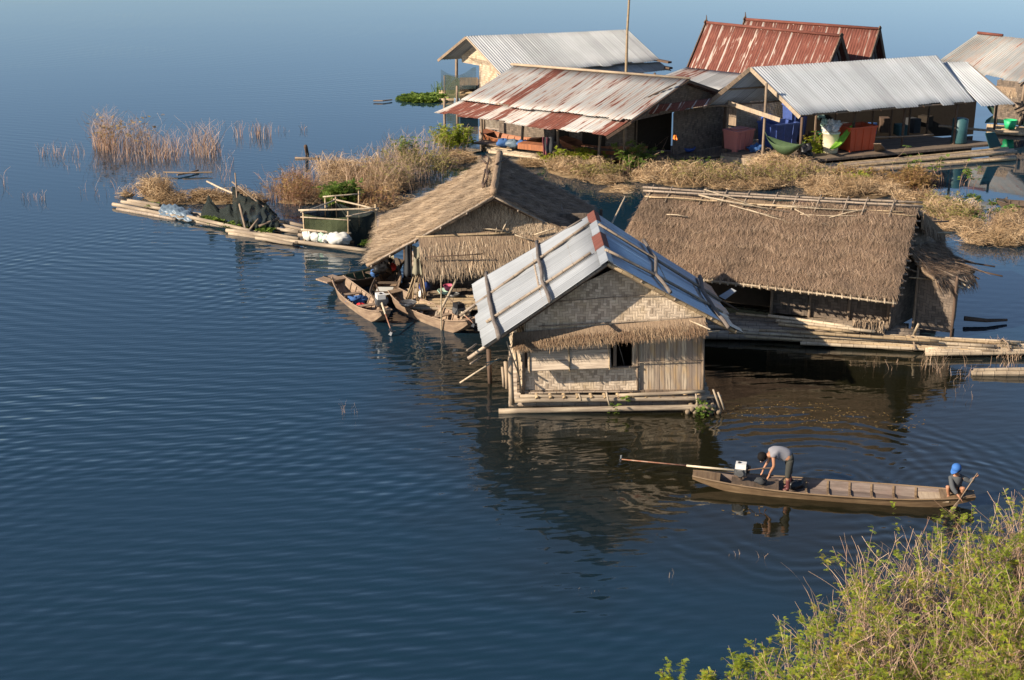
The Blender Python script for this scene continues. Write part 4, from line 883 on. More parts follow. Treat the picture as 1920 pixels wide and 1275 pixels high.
M['gablegrey'] = m_plain('gable_cement_grey', (.3, .28, .27), .9, .4)
ra, rb = A(1325, 44, 5.6), A(1576, 69, 5.6)
red_house('red_roof_house', 'nearer steep red rusty tin roof house behind the open pavilion', ra, rb, 1.9, 2.9, (15, 87, 0), .3)
ra, rb = A(1398, 38, 5.7), A(1648, 56, 5.7)
red_house('red_roof_house', 'farther steep red rusty tin roof house peeping over the nearer red roof', ra, rb, 1.9, 2.9, (19, 92, 0), .3)
ls = thing('lean_to_shed', 'low lean to shed of grey tin between the rusty roof and the red house', 'shed', A(1320, 190, 0))
tinroof('roof_sheet', ls, A(1287, 126, 3.3), A(1402, 138, 3.3), A(1345, 170, 2.7), A(1215, 152, 2.7), 'tin_grey', pitch=.15, seed=44)
for x, y, h in ((1225, 215, 2.6), (1345, 235, 2.6), (1295, 195, 3.2), (1390, 205, 3.2)): p = A(x, y, 0); pole(ls, 'post', p-up*.2, p+up*h, .07, 'postd')

# ================================================================== FAR RIGHT HOUSE
fr = thing('weathered_roof_house', 'weathered grey tin roof house cut off by the right edge of the picture', 'house', A(1900, 230, 0))
ra, rb = A(1833, 63, 4.8), A(2030, 88, 4.8); ea, eb = A(1757, 116, 2.7), A(1911, 158, 2.6)
eb = A(1911, 158, 2.6); rb = A(1995, 80, 4.8)
tinroof('roof_sheet', fr, ra, rb, eb, ea, 'tin_farright', pitch=.19, amp=.024, seed=51); kb2 = rb+Vector((3.6, 2.4, -2.1)); ka2 = ra+Vector((3.6, 2.4, -2.1)); tinroof('roof_sheet', fr, rb, ra, ka2, kb2, 'tin_farright', pitch=.19, amp=.024, seed=52)
mb = MB(); mb.tube([ra+up*.05, ra.lerp(rb, .3)+up*.05], .09, 8); part('ridge_cap', mb, 'ridge_rust', fr, True)
mb = MB(); mb.beam(eb+Vector((.05, -.03, -.1)), rb+Vector((.05, -.03, -.1)), .06, .16); part('bargeboard', mb, 'post', fr)
fringe('awning', fr, A(1850, 160, 2.6), A(1905, 166, 2.6), .5, (0, -.4, 0), 'thatch', 'straw_tan', 500, (.2, .4), .03)
mb = MB(); mb.slab(A(1862, 222, .4), A(1990, 235, .4), A(1990, 235, .4)+up*2.3, A(1862, 222, .4)+up*2.3, .05); part('wall', mb, 'weave_shade', fr)
for x, y in ((1868, 226), (1890, 232), (1912, 238), (1935, 243)): p = A(x, y, .1); pole(fr, 'post', p-up*.3, p+up*2.5, .08, 'post')
for i in range(5): mb = MB(); a_ = A(1875+i*14, 206+i*2, 1.2); mb.beam(a_, a_+Vector((.8, -.1, .4)), .05, .12); part('hanging_board', mb, 'post', fr)
for i in range(5): pole(fr, 'raft_log', A(1850, 236+i*3, .1), A(2000, 246+i*3, .1), .12, 'bamboo')

# ================================================================== OPEN PAVILION
pv = thing('open_pavilion', 'open sided pavilion with clean grey corrugated roof over boards and fish crates', 'pavilion', (18, 75, 0))
ra, rb = A(1408, 126, 5.0), A(1757, 104, 5.0); fa, fb = A(1501, 216, 2.85), A(1828, 190, 2.85); ba = A(1322, 198, 3.0); bb_ = rb+(ba-ra)
tinroof('roof_sheet', pv, ra, rb, fb, fa, 'tin_clean', pitch=.17, amp=.024, seed=61, sag=.02); tinroof('roof_sheet', pv, rb, ra, ba, bb_, 'tin_clean', pitch=.17, amp=.024, seed=62)
ra2, rb2 = A(1762, 116, 4.6), A(1814, 116, 4.6); fa2, fb2 = A(1842, 201, 2.6), A(1908, 197, 2.6)
tinroof('roof_sheet', pv, ra2, rb2, fb2, fa2, 'tin_clean', pitch=.17, amp=.024, seed=63, sag=.02); tinroof('roof_sheet', pv, rb2, ra2, ra2+(ba-ra)*.8, rb2+(ba-ra)*.8, 'tin_clean', pitch=.17, amp=.024, seed=64)
mb = MB(); mb.beam(ra+Vector((-.04, -.06, -.06)), fa+Vector((-.04, -.06, -.1)), .06, .2); part('bargeboard', mb, 'board_light', pv)
mb = MB(); mb.beam(ra+Vector((-.04, -.06, -.06)), ba+Vector((-.1, -.06, -.1)), .06, .2); part('bargeboard', mb, 'post', pv)
mb = MB(); mb.beam(fb2+Vector((.03, -.03, -.1)), rb2+Vector((.03, -.03, -.1)), .05, .12); part('bargeboard', mb, 'post', pv)
PZ = .55
P0, P1, P2 = A(1361, 283, PZ), A(1429, 300, PZ), A(1498, 312, PZ)
mb = MB(); f0, f1 = A(1352, 287, PZ), A(1500, 302, PZ); f2_ = A(1880, 268, PZ); f3_ = f2_+(f0-f1)
mb.slab(f0, f1, f2_, f3_, .12); part('deck', mb, 'floor', pv)
mb = MB(); mb.slab(f0-up*.13, f1-up*.13, f1-up*.5, f0-up*.5, .1); part('deck_beam', mb, 'board_light', pv)
for x, y, top, m_ in ((1361, 283, 3.2, 'post'), (1429, 302, 4.4, 'post'), (1498, 312, 2.9, 'postd'), (1527, 268, 3.6, 'post'), (1597, 288, 2.9, 'postd'), (1787, 275, 2.9, 'postd'), (1862, 262, 2.6, 'postd'), (1690, 280, 2.9, 'postd')):
    p = A(x, y, .4); pole(pv, 'post', p-up*.6, Vector((p.x, p.y, top)), .07, m_, .004)
d1 = P2-P0
mb = MB(); mb.beam(P0+up*2.55, P2+up*2.25+Vector((-1.0, .5, 0)), .06, .22); part('tie_beam', mb, 'board_light', pv)
pole(pv, 'tie_beam', P0+up*2.3-d1*.4, P0+up*2.4+d1*.2, .05, 'post'); 
for k in (.5, .95): pole(pv, 'purlin', ra.lerp(fa, k)-up*.15, rb.lerp(fb, k)-up*.15, .05, 'post', .003)
for k in (.5, .95): pole(pv, 'purlin', ra.lerp(ba, k)-up*.15, rb.lerp(bb_, k)-up*.15, .05, 'post', .003)
for k in np.linspace(.08, .95, 8): pole(pv, 'rafter', ra.lerp(rb, k)-up*.1, fa.lerp(fb, k)-up*.1, .04, 'postd', .003)
bw0 = P0+Vector((.9, 2.6, 0)); bw1 = P0+Vector((4.4, 4.2, 0))
mb = MB(); mb.slab(bw0-up*.0, bw1, bw1+up*2.5, bw0+up*2.5, .05); part('wall', mb, 'weave_light', pv)
dk = Vector((.915, .4, 0)); mb = MB(); mb.slab(bw1-up*.5, bw1+dk*12-up*.5+Vector((0, -1.7, 0)), bw1+dk*12+up*2.5+Vector((0, -1.7, 0)), bw1+up*2.5, .05); part('wall', mb, 'dark', pv)  # added wall, near-black to paint the deep shade under the roof
for k in range(9):
    q_ = bw1+(dk)*(.5+k*.95)+Vector((.3, -2.2+.3*(k % 3), 0)); mb = MB(); mb.box(q_+up*(.3+.12*(k % 3)), (.7, .5, .6+.2*(k % 2)), .3*k); part('shade_filler_box', mb, ('postd', 'teal', 'clothd', 'dark', 'clothb')[k % 5], pv)  # clutter added to darken the pavilion inside
for k in range(7):
    q_ = bw1+dk*(.4+k*1.25)+Vector((.2, -2.9, 0)); pole(pv, 'post', q_-up*.2, q_+up*2.6, .06, 'postd'); mb = MB(); mb.box(q_+Vector((.5, .3, 1.9)), (.5, .12, .5), .2); part('shade_filler_cloth', mb, ('dark', 'clothd', 'under')[k % 3], pv)  # posts and dark pieces added to deepen the shade under the roof
for i in range(9): pole(pv, 'raft_log', A(1505+R.uniform(0, 40), 312+i*2.2, .3-.03*i), A(1880+R.uniform(-40, 40), 278+i*3.2, .3-.03*i), .09, 'bamboo_g' if i % 3 else 'bamboo', .006)
for i in range(8): pole(pv, 'raft_log', A(1360+i*15, 296+i*2, .1), A(1360+i*15, 296+i*2, .1)+Vector((3, 5, 0)), .12, 'bamboo_g')
pole(pv, 'rail', A(1760, 236, 1.0), A(1910, 248, 1.0), .07, 'board_light'); pole(pv, 'rail', A(1600, 258, 1.2), A(1750, 252, 1.2), .04, 'post')
mb = MB(); mb.slab(A(1640, 285, .5), A(1662, 283, .5), A(1652, 270, 1.2), A(1638, 270, 1.2), .04); part('board', mb, 'post', pv)
# crates and vessels on the pavilion floor
def crate(name, label, px0, py0, px1, py1, depth, h, mat, lid=None, z=PZ, open_=False):
    a, b = A(px0, py0, z), A(px1, py1, z); d = b-a; L = d.length; d.normalize(); n_ = Vector((-d.y, d.x, 0)); t = thing(name, label, 'crate', (a+b)/2)
    def ring(k, zz): return [a+d*k+n_*k+up*zz, b-d*k+n_*k+up*zz, b-d*k+n_*(depth-k)+up*zz, a+d*k+n_*(depth-k)+up*zz]
    mb = MB(); lv = [ring(.07, .0), ring(.0, h), ring(.06, h), ring(.12, .1)] if open_ else [ring(.07, .0), ring(0, h)]
    for q0, q1 in zip(lv, lv[1:]):
        for i in range(4): j = (i+1) % 4; mb.quad(q0[i], q0[j], q1[j], q1[i])
    mb.quad(*lv[-1]); part('body', mb, mat, t)
    for k in (.2, .5, .8):
        mb = MB(); q0, q1 = lv[0][0].lerp(lv[0][1], k), lv[1][0].lerp(lv[1][1], k); mb.beam(q0-n_*.02, q1-n_*.02-up*.06, .05, .04); part('rib', mb, mat, t)
    mb = MB()
    q0, q1 = ring(-.04, h-.07), ring(-.04, h+.02)
    for i in range(4): j = (i+1) % 4; mb.quad(q0[i], q0[j], q1[j], q1[i])
    if lid: mb.quad(*q1)
    else:
        q2 = ring(.05, h+.02)
        for i in range(4): j = (i+1) % 4; mb.quad(q1[i], q1[j], q2[j], q2[i])
    part('lid' if lid else 'rim', mb, mat, t)
    if lid: mb = MB(); mb.box((q1[0]+q1[2])/2+up*.03, (L*.7, depth*.6, .05), math.atan2(d.y, d.x)); part('lid_panel', mb, mat, t)
    for s_ in (0, 1):
        mb = MB(); q = lv[0][s_]+n_*.2-up*.08; mb.box(q+d*(.1 if s_ == 0 else -.1), (.14, .3, .16), math.atan2(d.y, d.x)); part('foot', mb, mat, t)
    return t
crate('fish_crate', 'faded pinkish red crate with lid at the left end of the pavilion deck', 1381, 283, 1413, 277, 1.0, 1.0, 'crate_pink', True, PZ+.1)
crate('fish_crate', 'blue open crate behind the dark hammock in the pavilion', 1443, 277, 1496, 272, 1.25, 1.2, 'crate_blue', None, PZ+.1, True)
crate('fish_crate', 'bright orange red crate right of the cream barrel in the pavilion', 1593, 285, 1641, 280, 1.2, 1.25, 'crate_red', None, PZ+.05, True)
crate('fish_crate', 'dark blue crate standing behind the open blue crate by the pale wall', 1482, 264, 1512, 261, .9, 1.9, 'crate_blue', True, PZ+.05)
bar = [(.36, 0), (.4, .06), (.42, .5), (.43, 1.0), (.47, 1.02), (.47, 1.1)]
vessel('blue_drum', 'blue drum behind the open blue crate, half in sunlight', 'drum', 1437, 262, PZ, [(.3, 0), (.36, .1), (.36, 1.2), (.28, 1.35)], 'blue', cap_on(.2, 1.35, 'blue'))
0 and vessel('blue_tub', 'upturned blue tub leaning on the pale woven wall of the pavilion', 'tub', 1500, 256, PZ+1.3, [(.5, 0), (.52, .1), (.4, .6), (.36, .8)], 'crate_blue', None)
cb = vessel('cream_barrel', 'cream plastic barrel with mint rim heaped with bags on the pavilion deck', 'barrel', 1556, 286, PZ, bar, 'cream', rim_on(.47, 1.06, 'mint'))
pb_ = A(1556, 286, PZ)
for i, (dx, dz, r) in enumerate(((-.25, 1.25, .24), (.1, 1.3, .27), (-.05, 1.55, .22), (.28, 1.5, .2), (-.35, 1.55, .2))):
    mb = MB(); mb.blob(pb_+Vector((dx, -.1+.05*i, dz)), (r, r*.9, r*.85), 70+i, 20, 12, .2, 0, .9)
    solo('plastic_bag', mb, ('sack', 'white', 'sack', 'sack', 'sackg')[i], ('white crumpled bag lying low on the left of the cream barrel top', 'white bulging bag in the middle of the cream barrel top', 'white bag crowning the pile on the cream barrel', 'small white bag at the right of the pile on the cream barrel', 'pale green bag at the upper left of the pile on the cream barrel')[i], 'bag', pb_+Vector((dx, 0, dz-r)), 'bags heaped on the cream barrel', smooth=True)
vessel('teal_drum', 'teal drum in the dim right part of the pavilion', 'drum', 1797, 268, PZ, [(.38, 0), (.42, .08), (.4, .6), (.42, 1.3), (.3, 1.36)], 'teal', None)
vessel('green_bucket', 'bright green bucket on the bank at the far right edge', 'bucket', 1893, 241, .3, [(.28, 0), (.38, .5), (.35, .5), (.26, .05)], 'green', rim_on(.38, .5, 'green'))
gt = MB(); gt.slab(A(1856, 278, .5), A(1878, 274, .5), A(1866, 248, 1.4), A(1848, 250, 1.4), .06); solo('leaning_panel', gt, 'teal', 'grey green corrugated panel leaning at the right corner of the pavilion', 'panel', A(1866, 276, .5))
mb = MB(); mb.blob(A(1418, 279, PZ+.15), (.4, .3, .22), 5, amp=.2, cr=.8); solo('rag_pile', mb, 'clothb', 'crumpled blue and white rags between the pink crate and blue crate', 'rags', A(1418, 281, PZ), smooth=True)
for (x, y, r, m_, nm, lb, ct, s_) in ((1532, 226, .35, 'sackg', 'cloth_heap', 'green and white bundle hanging high left of the barrel bags', 'bundle', 3), (1508, 268, .35, 'black', 'sack_heap', 'dark bundle beside the flowering bush on the deck', 'sack', 4), (1530, 243, .3, 'green', 'bag_heap', 'green bag under the high bundle in the pavilion', 'bag', 6)):
    mb = MB(); p = A(x, y+25, PZ); p.z += .3 if y > 240 else 1.1; mb.blob(p, (r, r, r*.9), s_, 20, 12, .2, 0, .8); solo(nm, mb, m_, lb, ct, p-up*r, smooth=True)
def hammock(name, label, p0, p1, dip, wid, mat):
    t = thing(name, label, 'hammock', (Vector(p0)+Vector(p1))/2-up*dip); p0, p1 = Vector(p0), Vector(p1); mb = MB(); d = (p1-p0); s_ = Vector((-d.y, d.x, 0)).normalized()
    mb.grid(lambda u, v: p0.lerp(p1, .08+.84*u)-up*(dip*math.sin(math.pi*(.08+.84*u))-wid*.6*(2*v-1)**2*math.sin(math.pi*u))+s_*(v-.5)*wid*math.sin(math.pi*u)**.6, 16, 6)
    o = part('cloth', mb, mat, t, True); md = o.modifiers.new('t', 'SOLIDIFY'); md.thickness = .015
    for a, b in ((p0, 0), (p1, 1)):
        q = p0.lerp(p1, .08 if b == 0 else .92)-up*dip*math.sin(math.pi*.08); mb = MB(); mb.tube([a, q], .02, 5); part('cord', mb, 'hamd', t)
hp = A(1429, 302, .4)
hammock('hammock', 'dark green hammock slung from the second pavilion post', (hp.x, hp.y, 2.0), A(1512, 262, 1.9), 1.0, .9, 'hamd')
hq = A(1597, 288, .4)
hammock('hammock', 'bright green hammock slung before the cream barrel and orange red crate', (hq.x, hq.y, 2.2), (hp.x+3.4, hp.y+.2, 1.0), .55, .4, 'hamg')

# ================================================================== BOATS
def boat(name, label, p0, p1, beam, mat, inner=None, ribs=8, sheer=.22, free=.3, cat='boat', group=None, decks=(.12, .1), thw=True, endw=.45, ribm=None):
    p0, p1 = Vector(p0), Vector(p1); d = p1-p0; d.z = 0; L = d.length; ang = math.atan2(d.y, d.x)
    t = thing(name, label, cat, (p0.x, p0.y, 0), group); global ORG; ORG = Vector((0, 0, 0)); t.rotation_euler = (0, 0, ang)
    def hw(u): k = abs(2*u-1); return beam/2*(1-(1-endw)*k**2.6)
    def top(u): return free+sheer*abs(2*u-1)**2.4
    def bot(u): k = max(0, (abs(2*u-1)-.55)/.45); return -.1+(free+sheer+.02)*k**1.7*.85
    N_ = 28; rows = []
    for i in range(N_+1):
        u = i/N_; x = u*L; w_ = hw(u); b = bot(u); T = top(u); wb = w_*.72; ib = max(b+.04, .02)
        ib = min(ib, T-.05)
        rows.append([(x, -w_, T), (x, -wb*.99, b+.02), (x, -wb*.7, b), (x, wb*.7, b), (x, wb*.99, b+.02), (x, w_, T), (x, w_-.035, T), (x, wb*.95-.03, ib), (x, -wb*.95+.03, ib), (x, -w_+.035, T)])
    def strip(idx, nm, mt, par):
        mb = MB(); m_ = len(idx)
        for r_ in rows: mb.v += [Vector(r_[k]) for k in idx]
        for i in range(N_):
            for k in range(m_-1):
                q = (i*m_+k, (i+1)*m_+k, (i+1)*m_+k+1, i*m_+k+1)
                mb.face(q, [(k*.25, i/N_*L), (k*.25, (i+1)/N_*L), (k*.25+.25, (i+1)/N_*L), (k*.25+.25, i/N_*L)])
        if nm == 'hull':
            for e in (0, N_): mb.quad(*[Vector(rows[e][k]) for k in (0, 1, 4, 5)])
        return part(nm, mb, mt, par)
    strip([0, 1, 2, 3, 4, 5], 'hull', mat, t); inn = strip([5, 6, 7, 8, 9, 0], 'lining', inner or mat, t)
    for s_ in (0, 5):
        mb = MB(); mb.tube([Vector(r_[s_])+Vector((0, -.01 if s_ == 0 else .01, .0)) for r_ in rows], .025, 5); part('gunwale', mb, mat, t)
    for (u0, u1, s_) in ((0, decks[0], 0), (1-decks[1], 1, 1)):
        mb = MB(); k = 6
        mb.grid(lambda a, b: Vector(((u0+(u1-u0)*a)*L, (b-.5)*2*(hw(u0+(u1-u0)*a)-.02), top(u0+(u1-u0)*a)-.015)), k, 4); o = part('deck', mb, mat, t); md = o.modifiers.new('t', 'SOLIDIFY'); md.thickness = .03; md.offset = 0
    for i in range(ribs):
        u = decks[0]+.04+(1-decks[0]-decks[1]-.08)*(i+.5)/ribs; x = u*L; w_ = hw(u)-.04; wb = hw(u)*.72-.04; ib = max(bot(u)+.05, .03); T = top(u)-.01; mb = MB()
        mb.beam((x, -w_, T), (x, -wb, ib), .05, .07); mb.beam((x, w_, T), (x, wb, ib), .05, .07); mb.beam((x, -wb, ib+.02), (x, wb, ib+.02), .05, .05); part('rib', mb, ribm or mat, t)
    if thw:
        for u in (.3, .62): mb = MB(); mb.box((u*L, 0, top(u)-.08), (.22, 2*hw(u)-.06, .03)); part('thwart', mb, mat, t)
    return t, L, ang, hw, top, bot
def engine(parent, x, y, z, yaw, s_=1.0, capm='white', shaftL=2.6, lift=.25, sideL=0):
    """long-tail motor in the boat's local frame; shaft runs along yaw"""
    e = bpy.data.objects.new('engine', None); COL.objects.link(e); e.parent = parent; e.location = (x, y, z); e.rotation_euler = (0, 0, yaw); e.scale = (s_,)*3
    global ORG; ORG = Vector((0, 0, 0))
    mb = MB(); mb.box((0, 0, .14), (.32, .28, .2)); mb.box((.02, .16, .16), (.18, .06, .16)); mb.tube([(0, -.16, .14), (0, .22, .14)], .1, 12); part('engine_block', mb, 'metal', e)
    mb = MB(); mb.box((0, 0, .31), (.30, .25, .15)); o = part('fuel_tank', mb, capm, e); md = o.modifiers.new('b', 'BEVEL'); md.width = .05; md.segments = 3; mb = MB(); mb.lathe([(.04, .38), (.045, .41), (.03, .42)], (.05, 0, 0), 10); part('fuel_cap', mb, 'black', e, True)
    mb = MB(); mb.tube([(-.2, 0, .1), (-.24, 0, .3), (-.1, 0, .34)], .05, 8); part('air_filter', mb, 'black', e)
    for k in range(5): mb = MB(); mb.box((.15, 0, .08+.035*k), (.06, .3, .012)); part('cooling_fin', mb, 'metal', e)
    mb = MB(); mb.tube([(.15, 0, .14), (shaftL*.45, 0, .14+lift*.42)], [.035, .03], 8); part('shaft_housing', mb, 'shaft', e, True)
    mb = MB(); mb.tube([(shaftL*.44, 0, .14+lift*.41), (shaftL, 0, .14+lift)], [.022, .017], 8); part('drive_shaft', mb, 'rustshaft', e, True)
    mb = MB()
    for g in range(3):
        a = g*2.094; c_ = Vector((shaftL+.02, 0, .14+lift)); q = Vector((0, math.cos(a), math.sin(a))); w_ = Vector((.03, math.cos(a+1.57)*.04, math.sin(a+1.57)*.04)); mb.slab(c_-w_*.6, c_+w_*.6, c_+w_+q*.12, c_-w_+q*.12, .008)
    part('propeller', mb, 'metal', e)
    mb = MB(); mb.tube([(-.15, .05, .2), (-.6, .08, .32), (-.95, .1, .38)], .018, 6); part('tiller', mb, 'postd', e)
    mb = MB(); mb.tube([(0, 0, -.12), (0, 0, .05)], .05, 8); mb.box((0, 0, .03), (.36, .3, .03)); part('mount', mb, 'postd', e)
    return e
# moored boats at the thatched hut
t, L, an, hw, tp, bt = boat('wooden_boat', 'green edged dark boat moored deepest beside the straw hut', A(615, 548, 0), A(752, 512, 0), 1.0, 'boatdark', 'boatgreen', 6, .25, .32, group='boats moored by the thatched hut')
mb = MB(); mb.slab((-.28, -.34, .52), (.55, -.4, .5), (.55, .4, .5), (-.28, .34, .52), .05); part('bow_board', mb, 'boatwood', t)
t, L, an, hw, tp, bt = boat('wooden_boat', 'brown boat with blue cloth inside moored furthest left', A(634, 546, 0), A(724, 612, 0), .95, 'boatwood', None, 9, .24, .34, group='boats moored by the thatched hut', decks=(.05, .12))
engine(t, L-.45, 0, tp(.93)+.12, -.15, 1.15, 'white', 1.3, -.55)
t, L, an, hw, tp, bt = boat('wooden_boat', 'short dark boat with red motor wedged between the other moored boats', A(712, 580, 0), A(735, 520, 0), 1.0, 'boatdark', 'boatwood', 5, .2, .32, group='boats moored by the thatched hut', decks=(.04, .1))
mb = MB(); mb.box((L*.35, 0, .22), (1.0, .6, .08)); part('net_pad', mb, 'sack', t); engine(t, L-.5, 0, tp(.93)+.1, .2, 1.15, 'cream', 1.1, .1)
mb = MB(); mb.blob((L-.75, -.1, tp(.9)+.2), (.2, .17, .16), 3, amp=.1); part('engine_cover', mb, 'red', t, True)
t, L, an, hw, tp, bt = boat('wooden_boat', 'brown boat nearest the tin roofed hut with a basin at its bow', A(738, 572, 0), A(884, 630, 0), 1.0, 'boatwood', None, 10, .24, .36, group='boats moored by the thatched hut', decks=(.05, .1))
engine(t, L-.7, 0, tp(.9)+.1, -.1, 1.05, 'black', .9, -.2)
vessel('metal_bowl', 'shiny metal bowl inside the bow of the brown boat nearest the hut', 'bowl', 765, 574, .45, bowl(.3, .14), 'metal', rim_on(.3, .14, 'metal'))
mb = MB(); mb.blob(A(668, 562, .2), (.36, .26, .12), 9, 22, 12, .2, .5, .9); solo('blue_cloth', mb, 'clothb', 'crumpled blue cloth lying in the leftmost brown boat', 'cloth', A(668, 564, .1), smooth=True)
mb = MB(); mb.blob(A(676, 573, .22), (.18, .14, .08), 12, amp=.35); solo('red_cloth', mb, 'red', 'small crimson cloth beside the blue cloth in the boat', 'cloth', A(676, 574, .1), smooth=True)
mb = MB(); mb.blob(A(712, 499, .75), (.42, .32, .3), 15, 20, 12, .15, 0, .6); solo('engine_cover', mb, 'black', 'black plastic cover bundled over the motor of the green edged boat', 'cover', A(712, 505, .4), smooth=True)
mb = MB(); mb.blob(A(702, 512, .5), (.15, .15, .16), 16, 20, 12, .15, 0, .6); solo('purple_cloth', mb, 'clothb', 'small dark blue cloth under the black motor cover', 'cloth', A(706, 515, .3), smooth=True)
# boats at the back
boat('rusty_orange_boat', 'orange wooden boat moored left under the rusty eave with blue bags', A(905, 268, 0), A(1012, 284, 0), 1.3, 'boatorange', None, 6, .25, .5, thw=False)
boat('rusty_orange_boat', 'orange wooden boat moored right under the rusty eave behind green sprigs', A(1052, 284, 0), A(1208, 305, 0), 1.5, 'boatorange', None, 9, .3, .5, thw=False)
for i, x in enumerate((944, 962, 980)): mb = MB(); mb.blob(A(x, 268+i*1.5, .65), (.38, .3, .22), 20+i, amp=.25); solo('blue_bag', mb, 'bluesheet' if i == 1 else 'clothb', ('left blue bag lying in the left orange boat', 'middle paler blue bag lying in the left orange boat', 'right blue bag lying in the left orange boat')[i], 'bag', A(x, 270, .4), 'blue bags in the orange boat', smooth=True)
mb = MB(); mb.box(A(1000, 274, .85), (1.5, .7, .3), -.5); solo('orange_box', mb, 'boatorange', 'orange wooden box behind the left orange boat in the shade', 'box', A(1000, 276, .7))
boat('green_boat', 'long green slatted boat afloat at the far right behind the pavilion', A(1852, 213, 0), A(1960, 226, 0), 1.2, 'boatgreen', None, 8, .2, .35, thw=False)
boat('rowing_boat', 'dark wooden rowing boat cut by the right edge near the dry grass', A(1868, 392, 0), A(1985, 396, 0), 1.1, 'boatdark', 'boatdark', 5, .15, .3, thw=False)

# ================================================================== LEFT RAFT with fish pen
rf = thing('bamboo_raft', 'long narrow raft of pale bamboo logs floating left of the thatched hut', 'raft', A(450, 430, 0))
for (xa, ya, xb, yb, z, r, m_) in ((212, 383, 345, 409, .12, .11, 'log'), (228, 378, 420, 408, .14, .1, 'log'), (240, 376, 300, 385, .22, .1, 'log'), (300, 402, 560, 448, .1, .1, 'log'), (352, 406, 470, 433, .2, .1, 'log'),
        (425, 432, 560, 455, .12, .11, 'log'), (430, 438, 690, 474, .02, .12, 'log'), (470, 420, 560, 436, .14, .09, 'log'), (515, 414, 570, 424, .2, .09, 'log'), (518, 420, 575, 432, .2, .08, 'log'), (545, 452, 688, 470, .14, .1, 'log'), (330, 398, 520, 430, .1, .1, 'bamboo_g'), (220, 392, 330, 412, .02, .1, 'bamboo_g'), (480, 446, 550, 458, .2, .09, 'log'), (560, 440, 700, 458, .05, .1, 'bamboo_g'), (530, 430, 700, 450, .05, .1, 'bamboo_g')):
    pole(rf, 'raft_log', A(xa, ya, z), A(xb, yb, z), r*.85, m_, .03)
pn = thing('fish_pen', 'fish pen of pale poles and dark green net on the raft beside the thatched hut', 'fish pen', A(640, 450, 0))
PT = [(571, 455, 1.3), (655, 462, 1.5), (706, 452, 1.6), (632, 432, 1.5), (612, 430, 1.4), (675, 425, 1.6)]
for x, y, h in PT: p = A(x, y, 0); pole(pn, 'post', p-up*.3, p+up*h, .035, 'bamboo')
T_ = lambda i, z: A(PT[i][0], PT[i][1], 0)+up*z
for a, b, z, r in ((0, 1, .55, .05), (0, 1, 1.1, .03), (0, 3, 1.35, .03), (3, 2, 1.35, .04), (1, 2, 1.3, .04), (0, 2, 1.4, .04), (4, 5, 1.45, .035)): pole(pn, 'rail', T_(a, z)-(T_(b, z)-T_(a, z))*.06, T_(b, z+.02)+(T_(b, z)-T_(a, z))*.05, r, 'bamboo_l')
for a, b in ((0, 1), (1, 2), (0, 3), (3, 2)):
    mb = MB(); mb.grid(lambda u, v: T_(a, 0).lerp(T_(b, 0), u)+up*(1.25*v)+Vector((0, .12*math.sin(u*7)*math.sin(v*3), -.1*math.sin(u*math.pi)*v)), 8, 5); part('net', mb, 'net_d' if (a, b) != (0, 1) else 'net_g', pn)
SK = [(577, 446, .25, -.9, 'sack', 'leftmost white sack in the row before the fish pen'), (591, 449, .22, -.7, 'sack', 'second white sack from the left before the fish pen'), (603, 450, .22, -.7, 'sackg', 'pale green sack amid the white sacks before the fish pen'), (614, 452, .22, 1.0, 'sack', 'white sack just right of the pale green sack'), (635, 456, .42, -.1, 'sack', 'biggest white sack lying at the right end of the row')]
for i, (x, y, r, a, m_, lb) in enumerate(SK):
    p = A(x, y, .2); mb = MB(); mb.blob(p+up*r*.45, (r*1.2, r*.72, r*(.62 if r > .3 else .95)), 30+i, 26, 16, .05, a, .32); solo('sack', mb, m_, lb, 'sack', p, 'sacks lying on the raft', smooth=True)
def heap(name, label, cat, pts, mat, base, seed=1, amp=.08, n=10):
    """draped net or sheet over poles: pts is a grid of points"""
    rr = random.Random(seed); rows_ = len(pts); cols_ = len(pts[0]); mb = MB()
    def fn(u, v):
        x = u*(cols_-1); y = v*(rows_-1); i = min(int(x), cols_-2); j = min(int(y), rows_-2); fx, fy = x-i, y-j
        p = (pts[j][i]*(1-fx)+pts[j][i+1]*fx)*(1-fy)+(pts[j+1][i]*(1-fx)+pts[j+1][i+1]*fx)*fy
        return p+Vector((math.sin(u*31+seed)*math.sin(v*17), math.sin(u*23)*math.cos(v*19+seed), math.sin(u*27+v*13)))*amp*.4
    mb.grid(fn, n*4, n*2); o = solo(name, mb, mat, label, cat, base, smooth=True); md = o.modifiers.new('t', 'SOLIDIFY'); md.thickness = .02; return o
G = lambda x, y, z: A(x, y, 0)+up*z
heap('blue_sheet', 'pale blue plastic sheet lying over the left part of the raft', 'sheet', [[G(306, 398, .35), G(330, 402, .45), G(356, 408, .3)], [G(300, 404, .25), G(328, 409, .35), G(362, 415, .2)], [G(298, 408, .1), G(328, 412, .1), G(360, 419, .06)]], 'bluesheet', A(330, 408, .1), 2)
heap('dark_net_heap', 'low dark net heap in the middle of the raft', 'net', [[G(380, 406, .2), G(394, 408, 1.0), G(412, 412, .45), G(432, 416, .75), G(450, 418, .3)], [G(378, 410, .2), G(392, 411, .7), G(414, 416, .35), G(430, 419, .5), G(448, 422, .2)], [G(378, 413, .1), G(394, 415, .15), G(412, 418, .1), G(430, 421, .15), G(448, 425, .1)]], 'net_d', A(415, 415, .1), 3)
nt_ = thing('net_tent', 'tall dark net draped over sticks like a tent in the middle of the raft', 'net', A(480, 430, 0))
